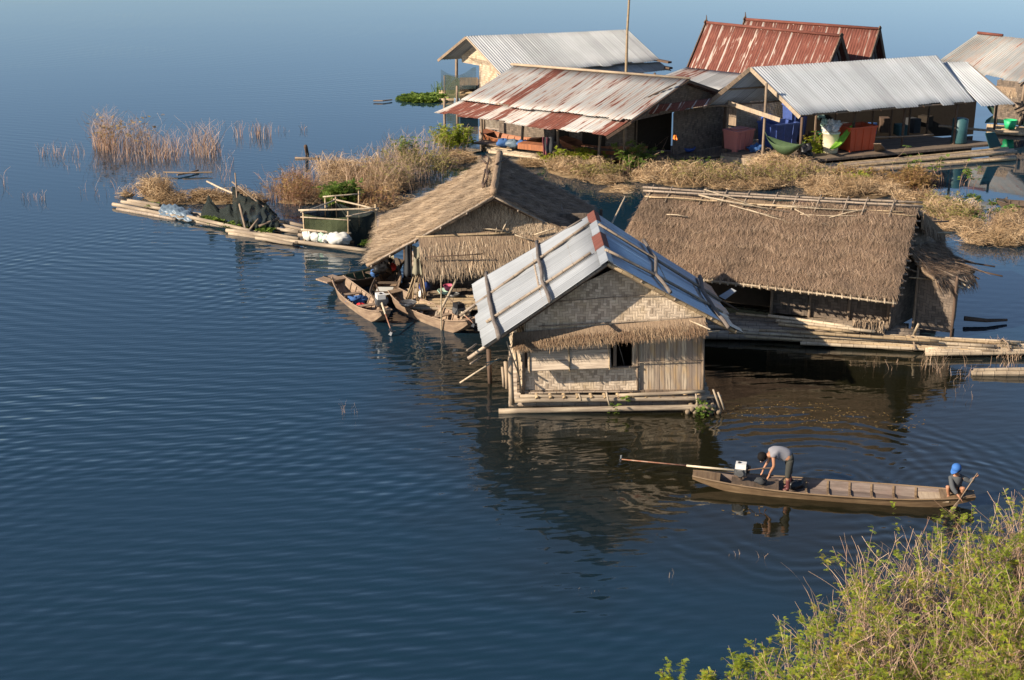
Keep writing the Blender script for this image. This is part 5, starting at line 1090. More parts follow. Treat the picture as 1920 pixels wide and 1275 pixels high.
for j, rows_ in enumerate(([[G(440, 420, 1.7), G(462, 424, 1.35), G(488, 426, 1.2), G(505, 428, .95), G(522, 430, .5)], [G(438, 424, .9), G(460, 430, .8), G(484, 432, .7), G(508, 432, .6), G(524, 433, .3)], [G(440, 428, .15), G(462, 434, .2), G(484, 437, .15), G(506, 436, .15), G(526, 436, .1)]],
                           [[G(440, 420, 1.7), G(462, 422, 1.3), G(488, 422, 1.15), G(505, 424, .95), G(522, 428, .5)], [G(446, 412, .9), G(470, 412, .8), G(492, 414, .8), G(512, 420, .5), G(524, 426, .3)]])):
    mb = MB(); rw = len(rows_)
    def fn(u, v, P=rows_):
        x = u*4; y = v*(len(P)-1); i = min(int(x), 3); k = min(int(y), len(P)-2); fx, fy = x-i, y-k
        p = (P[k][i]*(1-fx)+P[k][i+1]*fx)*(1-fy)+(P[k+1][i]*(1-fx)+P[k+1][i+1]*fx)*fy
        return p+Vector((math.sin(u*31)*math.sin(v*17), math.sin(u*23)*math.cos(v*9), math.sin(u*27+v*13)))*.05+Vector((.03*math.sin(u*60), .09*math.sin(u*44+2*v)*v, -.05*abs(math.sin(u*19))*(1-v)))
    mb.grid(fn, 60, 16); part('net', mb, 'net_d', nt_, True)
for (xa, ya, za, xb, yb, zb, r) in ((462, 440, .1, 446, 418, 1.5, .05), (448, 426, 0, 447, 420, 2.3, .03), (465, 440, .1, 486, 436, .6, .05), (486, 437, .3, 524, 430, .5, .06), (440, 420, 1.9, 522, 430, .5, .035)): pole(nt_, 'stick', G(xa, ya, za), G(xb, yb, zb), r, 'post')
pole(None, 'x', (0, 0, -5), (0, 0, -5.1), .01) if 0 else None
# stray poles and posts in the water
ct = thing('cross_post', 'leaning dark stump crossed by a floating stick in open water', 'post', A(576, 296, 0))
pole(ct, 'stump', A(577, 297, -.3), V(573, 274, A(577, 297, 0).y), .1, 'postd'); pole(ct, 'stick', A(553, 296, .05), A(601, 297, .02), .05, 'post')
for i, (xa, ya, xb, yb, z, lb) in enumerate(((306, 323, 398, 323, .15, 'long thin stick floating below the reddish reeds'), (332, 328, 372, 319, .1, 'short dark stick crossing the long stick under the reeds'), (615, 302, 750, 308, .25, 'long reddish stick floating right of the leaning stump'), (388, 340, 436, 362, .6, 'pale pole slanting from the dry grass above the raft'), (700, 189, 735, 187, .1, 'short stick floating left of the green weed patch'), (270, 336, 300, 333, .05, 'tiny stick afloat left of the dry grass tufts'))):
    mb = MB(); mb.tube([A(xa, ya, z), A((xa+xb)/2, (ya+yb)/2+1, z), A(xb, yb, z)], .045, 6); solo('drift_stick', mb, 'post' if i != 3 else 'bamboo_l', lb, 'stick', A((xa+xb)/2, (ya+yb)/2, 0))
# ================================================================== VEGETATION
def aN(x, y, h=0.0):
    """vectorised pixel to ground"""
    u = (x-960)/FPX; v = (y-637.5)/FPX; dz = -sT-v*cT; t = (h-H)/dz
    return np.stack([t*u, t*(cT-v*sT), np.full_like(t, h)], axis=1)
def ell(cx, cy, rx, ry, n):
    a = NR.random(n)*2*np.pi; r = np.sqrt(NR.random(n)); return aN(cx+rx*r*np.cos(a), cy+ry*r*np.sin(a))
def stems_at(B_, hmin, hmax, lean=.35, curl=.15, K=6):
    N = len(B_); h = NR.uniform(hmin, hmax, N)[:, None, None]; t = np.linspace(0, 1, K)[None, :, None]
    a = NR.random(N)*2*np.pi; d = np.stack([np.cos(a), np.sin(a), np.zeros(N)], 1)[:, None]*(NR.random(N)**.7*lean)[:, None, None]
    a2 = NR.random(N)*2*np.pi; c = np.stack([np.cos(a2), np.sin(a2), np.zeros(N)], 1)[:, None]*curl
    P = B_[:, None]+np.array([0, 0, 1.])[None, None]*h*t*(1-.12*t)+d*h*t**1.5+c*h*np.sin(t*NR.uniform(2, 5, (N, 1, 1)))*t*.6
    P[:, 0, 2] -= .25
    return P
def along(P, t):
    """point and tangent on each path row at parameter t (M,) with row ids given"""
    K = P.shape[1]; x = t*(K-1); i = np.minimum(x.astype(int), K-2); f = (x-i)[:, None]; r = np.arange(len(P)); a, b = P[r, i], P[r, i+1]
    d = b-a; return a*(1-f)+b*f, d/(np.linalg.norm(d, axis=1, keepdims=True)+1e-9)
def fronds(P, D, m=8, L=.16, wl=.045, ww=.016, droop=.3, rnd=None):
    """feathery leaves: m leaflets in two rows on a short rachis"""
    N = len(P); a = NR.normal(size=(N, 3)); a[:, 2] = np.abs(a[:, 2])*.35-.1; a /= np.linalg.norm(a, axis=1, keepdims=True); d = D*.25+a; d /= np.linalg.norm(d, axis=1, keepdims=True)
    s = np.cross(d, np.array([0, 0, 1.])+NR.normal(0, .35, (N, 3))); s /= (np.linalg.norm(s, axis=1, keepdims=True)+1e-9)
    Ls = NR.uniform(.6, 1.2, (N, 1))*L; out = []
    rnd = NR.random(N) if rnd is None else rnd
    for j in range(m):
        k = (j//2+.5)/(m/2); sg = 1 if j % 2 else -1; p = P+d*Ls*k-np.array([0, 0, 1.])*droop*Ls*k*k
        e = p+(s*sg*.9+d*.45)*wl*(1.15-.5*k)*NR.uniform(.8, 1.2, (N, 1)); e[:, 2] -= .15*wl
        out.append(ribbons(np.stack([p, e], 1), ww*1.2, .55, np.cross(s, d)[:, None]+NR.normal(0, .2, (N, 1, 3)), np.clip(rnd+NR.normal(0, .06, N), 0, 1)))
    return join(out)
def leafy(name, label, cat, bases, hmin, hmax, nst, nfr, parts_mat=('redstem', 'leaf'), lean=.4, curl=.15, sw=.016, spread=.25, t0=.45, L=.16, wl=.045, ww=.016, m=8, kind=None, group=None, twigs=2, dead=.3, yel=None):
    B_ = np.repeat(bases, nst, axis=0)+np.concatenate([NR.normal(0, spread, (len(bases)*nst, 2)), np.zeros((len(bases)*nst, 1))], 1)
    P = stems_at(B_, hmin, hmax, lean, curl); c = Vector(bases.mean(axis=0)); c.z = 0
    if kind: t = thing(name, label, cat, c); t['kind'] = kind
    else: t = thing(name, label, cat, c, group)
    segs = [ribbons(P, NR.uniform(sw*.6, sw*1.2, len(P)), .35)]
    # side twigs
    tw = []
    for k in range(twigs):
        p, d = along(P, NR.uniform(.35, .9, len(P))); a = NR.normal(size=(len(P), 3)); a[:, 2] = np.abs(a[:, 2])*.8; e = (d*.7+a*.5); ln = NR.uniform(.15, .45, (len(P), 1))*hmax*.45
        T = np.stack([p+e*ln*q-np.array([0, 0, 1.])*.15*ln*q*q for q in (0, .35, .7, 1)], 1); tw.append(T); segs.append(ribbons(T, sw*.5, .4))
    bulk('stems', *join(segs), parts_mat[0], t)
    live = NR.random(len(P)) > dead; out = []
    tc = NR.random((len(P), 3))
    for k in range(nfr):
        S = P[live]; p, d = along(S, np.clip(t0+(1-t0)*(tc[live, k % 3]**.7+NR.normal(0, .1, len(S))), .1, 1))
        for T in tw[:1] if k % 2 else tw[1:2]:
            S2 = T[live]; p2, d2 = along(S2, NR.random(len(S2))); p = np.concatenate([p, p2]); d = np.concatenate([d, d2])
        cl = np.sin(p[:, 0]*2.1+1)*np.sin(p[:, 1]*1.7)*.18+NR.random(len(p))*.62+.2
        out.append(fronds(p, d, m, L, wl, ww, .3, np.clip(cl, 0, 1)))
    if out: bulk('foliage', *join(out), parts_mat[1], t)
    return t
def poly_bases(poly, n):
    xs = [p[0] for p in poly]; ys = [p[1] for p in poly]; out = []
    while len(out) < n:
        x, y = R.uniform(min(xs), max(xs)), R.uniform(min(ys), max(ys)); ins = False; j = len(poly)-1
        for i in range(len(poly)):
            if (poly[i][1] > y) != (poly[j][1] > y) and x < (poly[j][0]-poly[i][0])*(y-poly[i][1])/(poly[j][1]-poly[i][1])+poly[i][0]: ins = not ins
            j = i
        if ins: out.append((x, y))
    a = np.array(out); return aN(a[:, 0], a[:, 1])
# foreground thicket, bottom right
TP = [(1500, 1300), (1560, 1225), (1630, 1145), (1720, 1090), (1820, 1070), (1920, 1040), (2120, 1000), (2120, 1480), (1420, 1480)]
leafy('waterside_thicket', 'dense thicket of yellow green feathery bushes with dry stems in the lower right corner', 'bushes', poly_bases(TP, 118), .6, 2.35, 16, 13, kind='stuff', lean=.5, dead=.4, L=.13, wl=.03, ww=.0075, m=16, twigs=3, sw=.018, t0=.6)
B2 = poly_bases(TP, 120)
t = thing('dry_stems', 'tangle of bare brown stems inside the lower right thicket', 'dry stems', B2.mean(axis=0)); t['kind'] = 'stuff'
Bq = np.repeat(B2, 22, axis=0)+np.concatenate([NR.normal(0, .3, (len(B2)*22, 2)), np.zeros((len(B2)*22, 1))], 1)
bulk('stems', *ribbons(stems_at(Bq, .6, 1.7, .8, .45, 9), NR.uniform(.010, .019, len(Bq)), .4), 'drystem', t)
for i, (x, y, h0, h1, ns, lb) in enumerate(((1268, 1296, .4, .75, 5, 'tiny leafy sprig leftmost at the bottom edge'), (1318, 1322, .5, 1.0, 8, 'small yellow leafed shrub second from the left at the bottom edge'), (1378, 1322, .9, 1.5, 9, 'thin upright shrub with a bare tall tip left of the thicket'),
                                            (1432, 1310, .8, 1.45, 12, 'loose shrub with yellow green tips at the left flank of the thicket'), (1480, 1270, .8, 1.5, 12, 'reddish tipped shrub between the loose shrub and the thicket'), (1530, 1235, .9, 1.6, 12, 'leaning shrub at the thicket corner above open water'))):
    leafy('shrub', lb, 'shrub', aN(np.array([float(x)]), np.array([float(y)])), h0, h1, ns, 12, lean=.35, spread=.16, dead=.2, group='shrubs along the left flank of the thicket', m=16, L=.14, wl=.032, ww=.008)
# dry grass mats
def clumpy(E_):
    out = []; rr = random.Random(5)
    for (cx, cy, rx, ry, h, n) in E_:
        k = max(3, int(rx*ry/70)); 
        for i in range(k):
            a = rr.uniform(0, 6.28); q = math.sqrt(rr.random()); s_ = rr.uniform(.25, .6)
            out.append((cx+rx*q*.85*math.cos(a), cy+ry*q*.85*math.sin(a), max(8, rx*s_*.8), max(3, ry*s_), h*rr.uniform(.35, 1.15), max(30, int(n*rr.uniform(.6, 1.4)/k))))
    return out
def strands(E_, K=7):
    out = []
    for (cx, cy, rx, ry, h, n) in clumpy(E_):
        B_ = ell(cx, cy, rx, ry, n); N = len(B_); L = NR.uniform(.5, 1.5, (N, 1, 1))*max(.6, h); t = np.linspace(0, 1, K)[None, :, None]
        a = NR.random(N)*2*np.pi; d = np.stack([np.cos(a), np.sin(a), np.zeros(N)], 1)[:, None]
        hh = h*NR.random((N, 1, 1))**1.2; a2 = a+NR.choice([-1, 1], N)*1.5; c = np.stack([np.cos(a2), np.sin(a2), np.zeros(N)], 1)[:, None]
        # mound profile: taller toward the middle
        up_ = np.array([0, 0, 1.])[None, None]
        P = B_[:, None]+d*L*(t-.2)*.8+up_*(hh*np.sin(t*NR.uniform(1.8, 3.3, (N, 1, 1)))+.02)+c*L*.35*np.sin(t*NR.uniform(2, 6, (N, 1, 1)))
        P[:, :, 2] += NR.uniform(0, h*.45, (N, 1))
        out.append(P)
    return np.concatenate(out)
def mounds(parent, E_, mat='moundsoil'):
    mb = MB()
    for i, (cx, cy, rx, ry, h, n) in enumerate(E_):
        c = A(cx, cy, 0); ex = (A(cx+rx, cy, 0)-c).length; ey = abs(A(cx, cy-ry, 0).y-c.y); mb.blob(c-up*.02, (ex*.85, ey*.85, h*.22), 200+i, 14, 7, .22)
    return part('mat_base', mb, mat, parent, True)
M['moundsoil'] = m_thatch('grass_mat_base', [(.08, .05, .03), (.16, .11, .06), (.26, .19, .11), (.2, .14, .08)], 12, 9)
def grass_mat(name, label, E_, w_=.022, mat='drygrass'):
    c = A(E_[0][0], E_[0][1], 0); t = thing(name, label, 'dry grass', c); t['kind'] = 'stuff'; mounds(t, E_); P = strands(E_); bulk('straw', *ribbons(P, NR.uniform(w_*.5, w_*1.1, len(P)), .4), mat, t); return t
grass_mat('dry_grass', 'heaps of tangled pale dry grass between the longhouse and the pavilion', [(1285, 340, 90, 12, .65, 3600), (1395, 347, 80, 11, .6, 2600), (1455, 328, 70, 11, .75, 3400), (1560, 354, 60, 11, .55, 2000), (1625, 354, 85, 13, .6, 3400), (1600, 366, 90, 8, .45, 1800), (1715, 376, 35, 10, .5, 900), (1310, 325, 50, 6, .5, 1200), (1205, 338, 24, 7, .4, 500)])
grass_mat('dry_grass', 'dry grass mat at the right edge behind the ragged lean to', [(1780, 405, 45, 14, .5, 1400), (1870, 446, 75, 16, .6, 3200), (1790, 425, 40, 10, .35, 600), (1905, 425, 40, 14, .45, 900), (1755, 385, 30, 8, .45, 700)])
grass_mat('dry_grass', 'mat of tangled dry grass along the bank left of the thatched roof', [(650, 335, 60, 12, .8, 2200), (620, 362, 60, 14, .6, 1500), (710, 352, 55, 16, .7, 1700), (560, 376, 40, 9, .4, 500), (700, 385, 60, 12, .4, 800), (480, 378, 30, 5, .4, 250), (860, 298, 40, 9, .5, 700)])
grass_mat('dry_grass', 'low dry grass bank below the rusty roof longhouse', [(1075, 324, 55, 11, .55, 2000), (1130, 337, 50, 10, .45, 1300), (1010, 307, 45, 7, .4, 800), (1150, 357, 35, 7, .25, 300)])
grass_mat('dry_grass', 'pale dry grass tufts behind the left end of the bamboo raft', [(300, 372, 36, 7, .75, 1100), (378, 375, 30, 6, .7, 800), (415, 378, 45, 7, .5, 1000), (340, 380, 50, 5, .4, 600), (240, 366, 16, 3, .5, 80)])
def reeds(name, label, E_, lean=.3, curl=.2, w_=.02, mat='redstem', cat='reeds'):
    c = A(E_[0][0], E_[0][1], 0); t = thing(name, label, cat, c); t['kind'] = 'stuff'; out = []
    for (cx, cy, rx, ry, h0, h1, n) in E_: out.append(ribbons(stems_at(ell(cx, cy, rx, ry, n), h0, h1, lean, curl, 7), w_*NR.uniform(.5, 1.1, n), .35))
    bulk('stems', *join(out), mat, t); return t
rb_ = reeds('reed_bed', 'clump of reddish brown reeds standing in the open water at upper left', [(235, 278, 62, 13, .5, 2.1, 480), (195, 272, 22, 10, 1.0, 2.5, 150), (310, 288, 40, 12, .4, 1.6, 230), (385, 285, 32, 13, .5, 2.0, 260), (275, 300, 70, 8, .3, 1.0, 160)], .6, .5, .02)
out = []
Pq = stems_at(ell(235, 282, 65, 15, 150), 1.0, 2.2, .3, .3); p, d = along(Pq, NR.uniform(.6, 1, 150)); bulk('foliage', *fronds(p, d, 6, .25, .09, .04), 'leafd', rb_)
reeds('reed_bed', 'sparse scattered reed stems left of the reddish reed clump', [(95, 290, 24, 8, .3, .8, 50), (140, 292, 30, 10, .3, .8, 40), (60, 375, 30, 5, .2, .6, 26), (140, 310, 60, 10, .1, .4, 24), (10, 345, 6, 14, .5, 1.0, 5), (180, 365, 40, 8, .3, .9, 16), (425, 320, 20, 25, .3, .9, 36)], .4, .35, .02)
reeds('reed_bed', 'small reed tufts in the open water right of the reddish clump', [(490, 256, 22, 7, .5, 1.0, 90), (447, 252, 9, 8, .6, 1.0, 26), (570, 245, 8, 3, .3, .5, 14), (530, 247, 20, 3, .2, .5, 12)], .4, .3, .022)
reeds('thin_reeds', 'tall pale dry stems rising from the grass bank left of the thatched roof', [(650, 350, 110, 22, .8, 1.7, 420), (780, 305, 60, 16, 1.0, 1.9, 380), (520, 372, 40, 10, .6, 1.2, 120), (560, 345, 40, 12, .5, 1.1, 80), (700, 305, 40, 6, .5, 1.2, 60)], .45, .35, .02, 'drystem')
reeds('thin_reeds', 'sparse dry stems in the water near the right edge', [(1750, 690, 25, 10, .3, .8, 40), (1790, 700, 40, 14, .2, .6, 26), (1660, 690, 50, 10, .1, .4, 10), (1800, 740, 40, 20, .1, .4, 10), (1870, 690, 40, 10, .2, .5, 20), (1890, 672, 25, 6, .2, .6, 50), (1860, 660, 30, 4, .3, .6, 40)], .5, .4, .014, 'drystem')
reeds('thin_reeds', 'few thin twigs poking from the calm water below the boat', w_=.007, E_=[(1408, 1008, 3, 4, .6, .9, 1), (1425, 1012, 3, 4, .4, .7, 1), (1430, 1045, 12, 4, .1, .3, 3), (1370, 1040, 20, 8, .05, .2, 5), (1258, 1083, 5, 3, .1, .3, 3), (1100, 1110, 30, 5, .05, .15, 4), (660, 775, 20, 6, .2, .5, 9), (645, 775, 4, 4, .2, .5, 3)], lean=.5, curl=.4, mat='drystem')
def twiggy(lb, E_, h0, h1, ns, mats=('twigred', 'leafd'), nf=1, sp=.3, lean=.6, grp='twiggy bushes along the reed bank', sw=.016):
    leafy('twiggy_bush', lb, 'bush', np.concatenate([ell(*q_) for q_ in E_]), h0, h1, ns, nf, mats, lean, .35, sw, sp, .35, .2, .06, .025, 6, None, grp, 4, .25)
twiggy('reddish brown twiggy bush at the left of the bank behind the net tent', [(555, 372, 40, 14, 34)], .5, 1.5, 14)
twiggy('brown twiggy bush right behind the fish pen and the bright green shrub', [(690, 385, 50, 8, 24)], .4, 1.1, 14)
twiggy('sparse pale twiggy bush reaching up to the tan thatch roof', [(740, 340, 50, 22, 46)], .7, 1.8, 9, ('drystem', 'olive'), 1, .3, .5)
twiggy('olive brown twiggy bush where the bank meets the tan thatch', [(800, 322, 40, 12, 20)], .6, 1.4, 12, ('drystem', 'olive'), 3)
twiggy('rusty brown bush at the right end of the middle bank beside the still pool', [(1712, 352, 32, 8, 20)], .4, 1.1, 18, ('twigred', 'leafd'), 4, .25)
twiggy('loose upright wisps of grass with olive leaves standing in the hay behind the longhouse ridge', [(1400, 340, 170, 10, 60)], .4, 1.1, 10, ('drystem', 'olive'), 2, .35, .5)
twiggy('green weedy bush between the hay and the dark hut corner under the canopy', [(1300, 325, 50, 6, 12)], .4, 1.0, 9, ('drystem', 'leafg'), 3, .3)
twiggy('brown bush in front of the pavilion raft logs', [(1610, 336, 50, 6, 16)], .3, .8, 14, ('drystem', 'leafd'), 2)
twiggy('olive bush hanging over the dark water below the rusty longhouse', [(1120, 330, 50, 9, 18)], .3, .9, 12, ('drystem', 'olive'), 3)
twiggy('greenish low bush in the wet grass at the far right', [(1790, 405, 40, 14, 22), (1760, 385, 20, 6, 8)], .3, .8, 10, ('drystem', 'olive'), 2)
twiggy('pale low twigs over the wet grass cut by the right edge', [(1880, 425, 50, 16, 26)], .3, .9, 8, ('drystem', 'leafd'), 0)
leafy('shrub', 'soft yellow green tuft amid the hay before the pavilion raft', 'shrub', ell(1610, 345, 16, 4, 4), .3, .6, 16, 9, ('drystem', 'leaf'), .5, .2, spread=.25, t0=.2, L=.2, wl=.06, ww=.03, m=6, dead=.1)
# green plants
leafy('shrub', 'bright green round shrub behind the fish pen', 'shrub', aN(np.array([640., 652., 630.]), np.array([388., 386., 390.])), .5, 1.25, 30, 16, ('drystem', 'leafg'), .45, .15, spread=.22, t0=.15, L=.25, wl=.08, ww=.04, m=6, dead=0)
leafy('shrub', 'tall loose yellow green shrub behind the top of the tan thatch roof', 'shrub', ell(850, 285, 40, 8, 10), .6, 1.7, 14, 8, ('drystem', 'leaf'), .35, .15, spread=.3, t0=.3, L=.25, wl=.08, ww=.04, m=6, dead=.3)
leafy('shrub', 'thin green topped shrub standing out of the dry grass bank', 'shrub', ell(752, 312, 20, 6, 4), .9, 1.9, 10, 5, ('drystem', 'leafg'), .3, .15, spread=.25, t0=.6, L=.25, wl=.08, ww=.04, m=6, dead=.4)
leafy('shrub', 'green leafed sprawling shrub by the right end of the rusty eave', 'shrub', ell(1195, 318, 40, 6, 9), .5, 1.8, 7, 8, ('redstem', 'leafg'), .8, .4, spread=.3, t0=.25, L=.25, wl=.09, ww=.05, m=6, dead=.35, sw=.03)
leafy('shrub', 'small green sprigs growing in front of the orange boats', 'shrub', ell(1075, 305, 50, 5, 8), .3, .9, 8, 7, ('drystem', 'leaf'), .5, .2, spread=.3, t0=.2, L=.25, wl=.08, ww=.04, m=6, dead=.2)
leafy('shrub', 'yellow green bush before the pavilion corner post', 'shrub', ell(1465, 316, 22, 5, 5), .3, .8, 14, 9, ('drystem', 'leaf'), .5, .2, spread=.25, t0=.2, L=.25, wl=.07, ww=.035, m=6, dead=.1)
leafy('flowering_bush', 'brownish flowering bush with yellow blooms at the pavilion deck edge', 'bush', ell(1533, 304, 12, 3, 4), .6, 1.6, 16, 8, ('drystem', 'leaf'), .35, .2, spread=.2, t0=.15, L=.22, wl=.08, ww=.04, m=6, dead=.3)
leafy('shrub', 'green tufts amid the dry grass at the far right bank', 'shrub', ell(1835, 400, 60, 20, 9), .2, .6, 8, 6, ('drystem', 'leafg'), .6, .2, spread=.2, t0=.2, L=.2, wl=.07, ww=.035, m=6, dead=.2)
for i, (x, y, h, lb) in enumerate(((1700, 340, 2.0, 'arching bare vine with few leaves nearest the pavilion posts'), (1765, 345, 1.9, 'leafy vine rising from the grass below the teal drum'), (1815, 350, 1.5, 'thin curled vine rightmost above the still pool'), (1712, 332, 1.2, 'low curled twig at the foot of the arching vine'))):
    leafy('vine', lb, 'vine', aN(np.array([float(x)]), np.array([float(y)])), h*.5, h, 7, 4, ('redstem', 'leafg'), .5, .6, spread=.3, t0=.2, L=.22, wl=.09, ww=.05, m=6, dead=.2, sw=.032, group='vines by the still pool', twigs=2)
c = A(795, 186, 0); t = thing('water_weeds', 'bright green floating weeds at the left corner of the white roofed house', 'weeds', c); t['kind'] = 'stuff'
Bw = ell(795, 186, 42, 6, 1500); Bw[:, 2] += .05; bulk('foliage', *fronds(Bw, NR.normal(0, .3, Bw.shape)+np.array([0, 0, 1.]), 6, .4, .22, .1), 'leafg', t)
Bw = ell(830, 176, 22, 4, 70); bulk('stems', *ribbons(stems_at(Bw, .4, 1.0, .4), .05, .4), 'leafg', t)
c = A(430, 418, .15); t = thing('raft_weeds', 'green weeds sprouting between the raft logs below the net tent', 'weeds', c); t['kind'] = 'stuff'
Bw = np.concatenate([ell(400, 417, 20, 4, 120), ell(450, 428, 30, 4, 260), ell(500, 436, 14, 3, 60), ell(690, 462, 12, 4, 60), ell(285, 390, 8, 2, 30)]); Bw[:, 2] = .15
bulk('foliage', *fronds(Bw, NR.normal(0, .3, Bw.shape)+np.array([0, 0, 1.]), 6, .25, .12, .06), 'leafg', t)
t = thing('hut_weeds', 'small green weeds sprouting from the raft of the tin roofed hut', 'weeds', (5.7, 38.6, .2)); t['kind'] = 'stuff'
Bw = np.concatenate([np.array([5.6, 38.6, .2])+NR.normal(0, .14, (70, 3)), np.array([3.0, 38.7, .15])+NR.normal(0, .08, (24, 3)), np.array([3.35, 38.8, .4])+NR.normal(0, .05, (14, 3))]); bulk('foliage', *fronds(Bw, NR.normal(0, .3, Bw.shape)+np.array([0, 0, 1.]), 6, .1, .06, .03), 'leafg', t)
# yellow blooms as part of the flowering bush
q_ = np.concatenate([ell(1480, 775, 130, 22, 200), ell(1620, 790, 120, 20, 90), ell(1400, 960, 60, 12, 14), ell(700, 500, 60, 12, 20), ell(1150, 372, 40, 8, 120)]); q_[:, 2] = .006
t = thing('floating_debris', 'specks of dry leaves and scum afloat between the tin roofed hut and the boat', 'debris', A(1480, 775, 0)); t['kind'] = 'stuff'
an_ = NR.random(len(q_))*6.28; dv = np.stack([np.cos(an_), np.sin(an_), an_*0], 1)*NR.uniform(.015, .06, (len(q_), 1)); bulk('flecks', *ribbons(np.stack([q_-dv, q_, q_+dv], 1), NR.uniform(.01, .035, len(q_)), .6, np.array([0, 0, 1.])[None, None]+np.zeros((len(q_), 1, 3))), 'leafd', t)
# ================================================================== NEAR LONG-TAIL BOAT
bs, be = A(1299, 886, .35), A(1828, 925, .35); bs.z = be.z = 0
t, BL, ban, hw, tp, bt = boat('longtail_boat', 'long weathered wooden longtail boat with two people aboard', bs, be, .95, 'boatside', 'boatmauve', 9, .12, .21, 'boat', None, (.1, .12), False, .35)
mb = MB(); mb.slab((1.0, -.3, .2), (2.2, -.3, .2), (2.2, .3, .2), (1.0, .3, .2), .03); part('engine_board', mb, 'boatdark', t)
mb = MB(); mb.slab((5.7, -.3, .15), (6.4, -.27, .2), (6.4, .27, .2), (5.7, .3, .15), .03); part('deck', mb, 'board_light', t)
e = engine(t, 1.22, .02, .36, math.pi-.06+ban*.0, .9, 'white', 3.45, .0)
Lb = lambda x, y, z: Vector((bs.x, bs.y, 0))+Matrix.Rotation(ban, 3, 'Z') @ Vector((x, y, z))
for k, (x, y, r) in enumerate(((1.75, -.1, .12), (2.6, .15, .17))):
    mb = MB(); mb.blob(Lb(x, y,   .3 if k == 0 else .16), (r*1.3, r, r*.7), 60+k, amp=.25); solo('boat_bag', mb, 'black' if k else 'clothd', ('dark tool bundle beside the motor of the longtail boat', 'black bag lying behind the feet of the bending man')[k], 'bag', Lb(x, y, .25), smooth=True)
# ================================================================== PEOPLE
def skinmesh(name, verts, edges, rad, mat, parent, sub=2, root=0):
    me = bpy.data.meshes.new(name+'_t'); me.from_pydata([tuple(v) for v in verts], edges, []); o = bpy.data.objects.new(name+'_t', me); COL.objects.link(o)
    md = o.modifiers.new('s', 'SKIN'); md.use_smooth_shade = True
    sv = me.skin_vertices[0].data if me.skin_vertices else None
    if sv is None:
        me.skin_vertices  # created lazily by the modifier below
    for i, r in enumerate(rad): me.skin_vertices[0].data[i].radius = r if isinstance(r, tuple) else (r, r); me.skin_vertices[0].data[i].use_root = (i == root)
    s2 = o.modifiers.new('u', 'SUBSURF'); s2.levels = s2.render_levels = sub
    dg = bpy.context.evaluated_depsgraph_get(); dg.update(); nm = bpy.data.meshes.new_from_object(o.evaluated_get(dg)); nm.name = name
    bpy.data.objects.remove(o); nm.materials.clear(); nm.materials.append(M[mat]); nm.polygons.foreach_set('use_smooth', [True]*len(nm.polygons))
    q = bpy.data.objects.new(name, nm); COL.objects.link(q); q.parent = parent; return q
def skel(spec, edges):
    names = list(spec); ix = {n: i for i, n in enumerate(names)}
    return [Vector(spec[n][0]) for n in names], [(ix[a], ix[b]) for a, b in edges], [spec[n][1] for n in names]
def add_hand(S, E_, wrist, d, side, curl, r=.009, s_=1.0):
    """palm and five fingers growing from the wrist joint"""
    w_ = Vector(S[wrist][0]); d = Vector(d).normalized(); side = Vector(side).normalized(); cu = Vector(curl).normalized()
    S[wrist+'p'] = (w_+d*.06*s_, (.024*s_, .018*s_)); E_.append((wrist, wrist+'p')); p = S[wrist+'p'][0]
    for k, (o_, L) in enumerate(((-.03, .06), (-.01, .072), (.01, .068), (.03, .052))):
        a = p+side*o_*s_+d*.025*s_; b = a+d*L*.5*s_+cu*.012*s_; c_ = b+d*L*.25*s_+cu*L*.5*s_
        for nm, q, prev in (('a', a, wrist+'p'), ('b', b, wrist+'%da' % k), ('c', c_, wrist+'%db' % k)): S[wrist+'%d' % k+nm] = (q, r*s_); E_.append((prev, wrist+'%d' % k+nm))
    a = w_+d*.03*s_-side*.035*s_; b = a+d*.035*s_-side*.02*s_+cu*.02*s_; S[wrist+'t1'] = (a, r*1.2*s_); S[wrist+'t2'] = (b, r*s_); E_ += [(wrist, wrist+'t1'), (wrist+'t1', wrist+'t2')]
def head(parent, c, r, face, upv, hair='hair', hairlen=1.0):
    """face features and hair, set on the skinned head; face = direction of gaze"""
    c = Vector(c); f = Vector(face).normalized(); s_ = f.cross(Vector(upv)).normalized(); u_ = s_.cross(f)
    rot = Matrix((s_, f, u_)).transposed()
    mb = MB()
    def bl(p, rr, mt, nm, amp=.0, sd=1, n=10, m=6):
        mb = MB(); mb.blob((0, 0, 0), rr, sd, n, m, amp); mb.v = [c+rot @ (v+Vector(p)) for v in mb.v]; part(nm, mb, mt, parent, True, Vector((0, 0, 0)))
    for k in (-1, 1):
        bl((k*r*.36, r*.86, r*.05), (r*.13, r*.08, r*.09), 'white', 'eye'); bl((k*r*.36, r*.93, r*.05), (r*.06, r*.05, r*.06), 'hair', 'pupil'); bl((k*r*.36, r*.92, r*.24), (r*.2, r*.06, r*.035), 'hair', 'eyebrow'); bl((k*r*.9, -.05*r, -.02*r), (r*.1, r*.2, r*.28), 'skin', 'ear')
    bl((0, r*1.0, -r*.15), (r*.14, r*.2, r*.22), 'skin', 'nose'); bl((0, r*.9, -r*.5), (r*.28, r*.08, r*.07), 'lips', 'mouth')
    bl((0, -r*.3, r*.25), (r*1.18, r*1.15, r*1.12), hair, 'hair', .05, 4, 16, 12); return rot
M['lips'] = m_plain('lips', (.25, .08, .06), .6, .1)
def person(label, base, S, E_, group=None, root='pelvis'):
    t = thing('person', label, 'person', base, group); v, e, r = skel(S, E_); skinmesh('body', v, e, r, 'skin', t, root=list(S).index(root)); return t
def rescale(S, k):
    for n_ in S: S[n_] = (Vector(S[n_][0])*k, tuple(q*k for q in S[n_][1]) if isinstance(S[n_][1], tuple) else S[n_][1]*k)
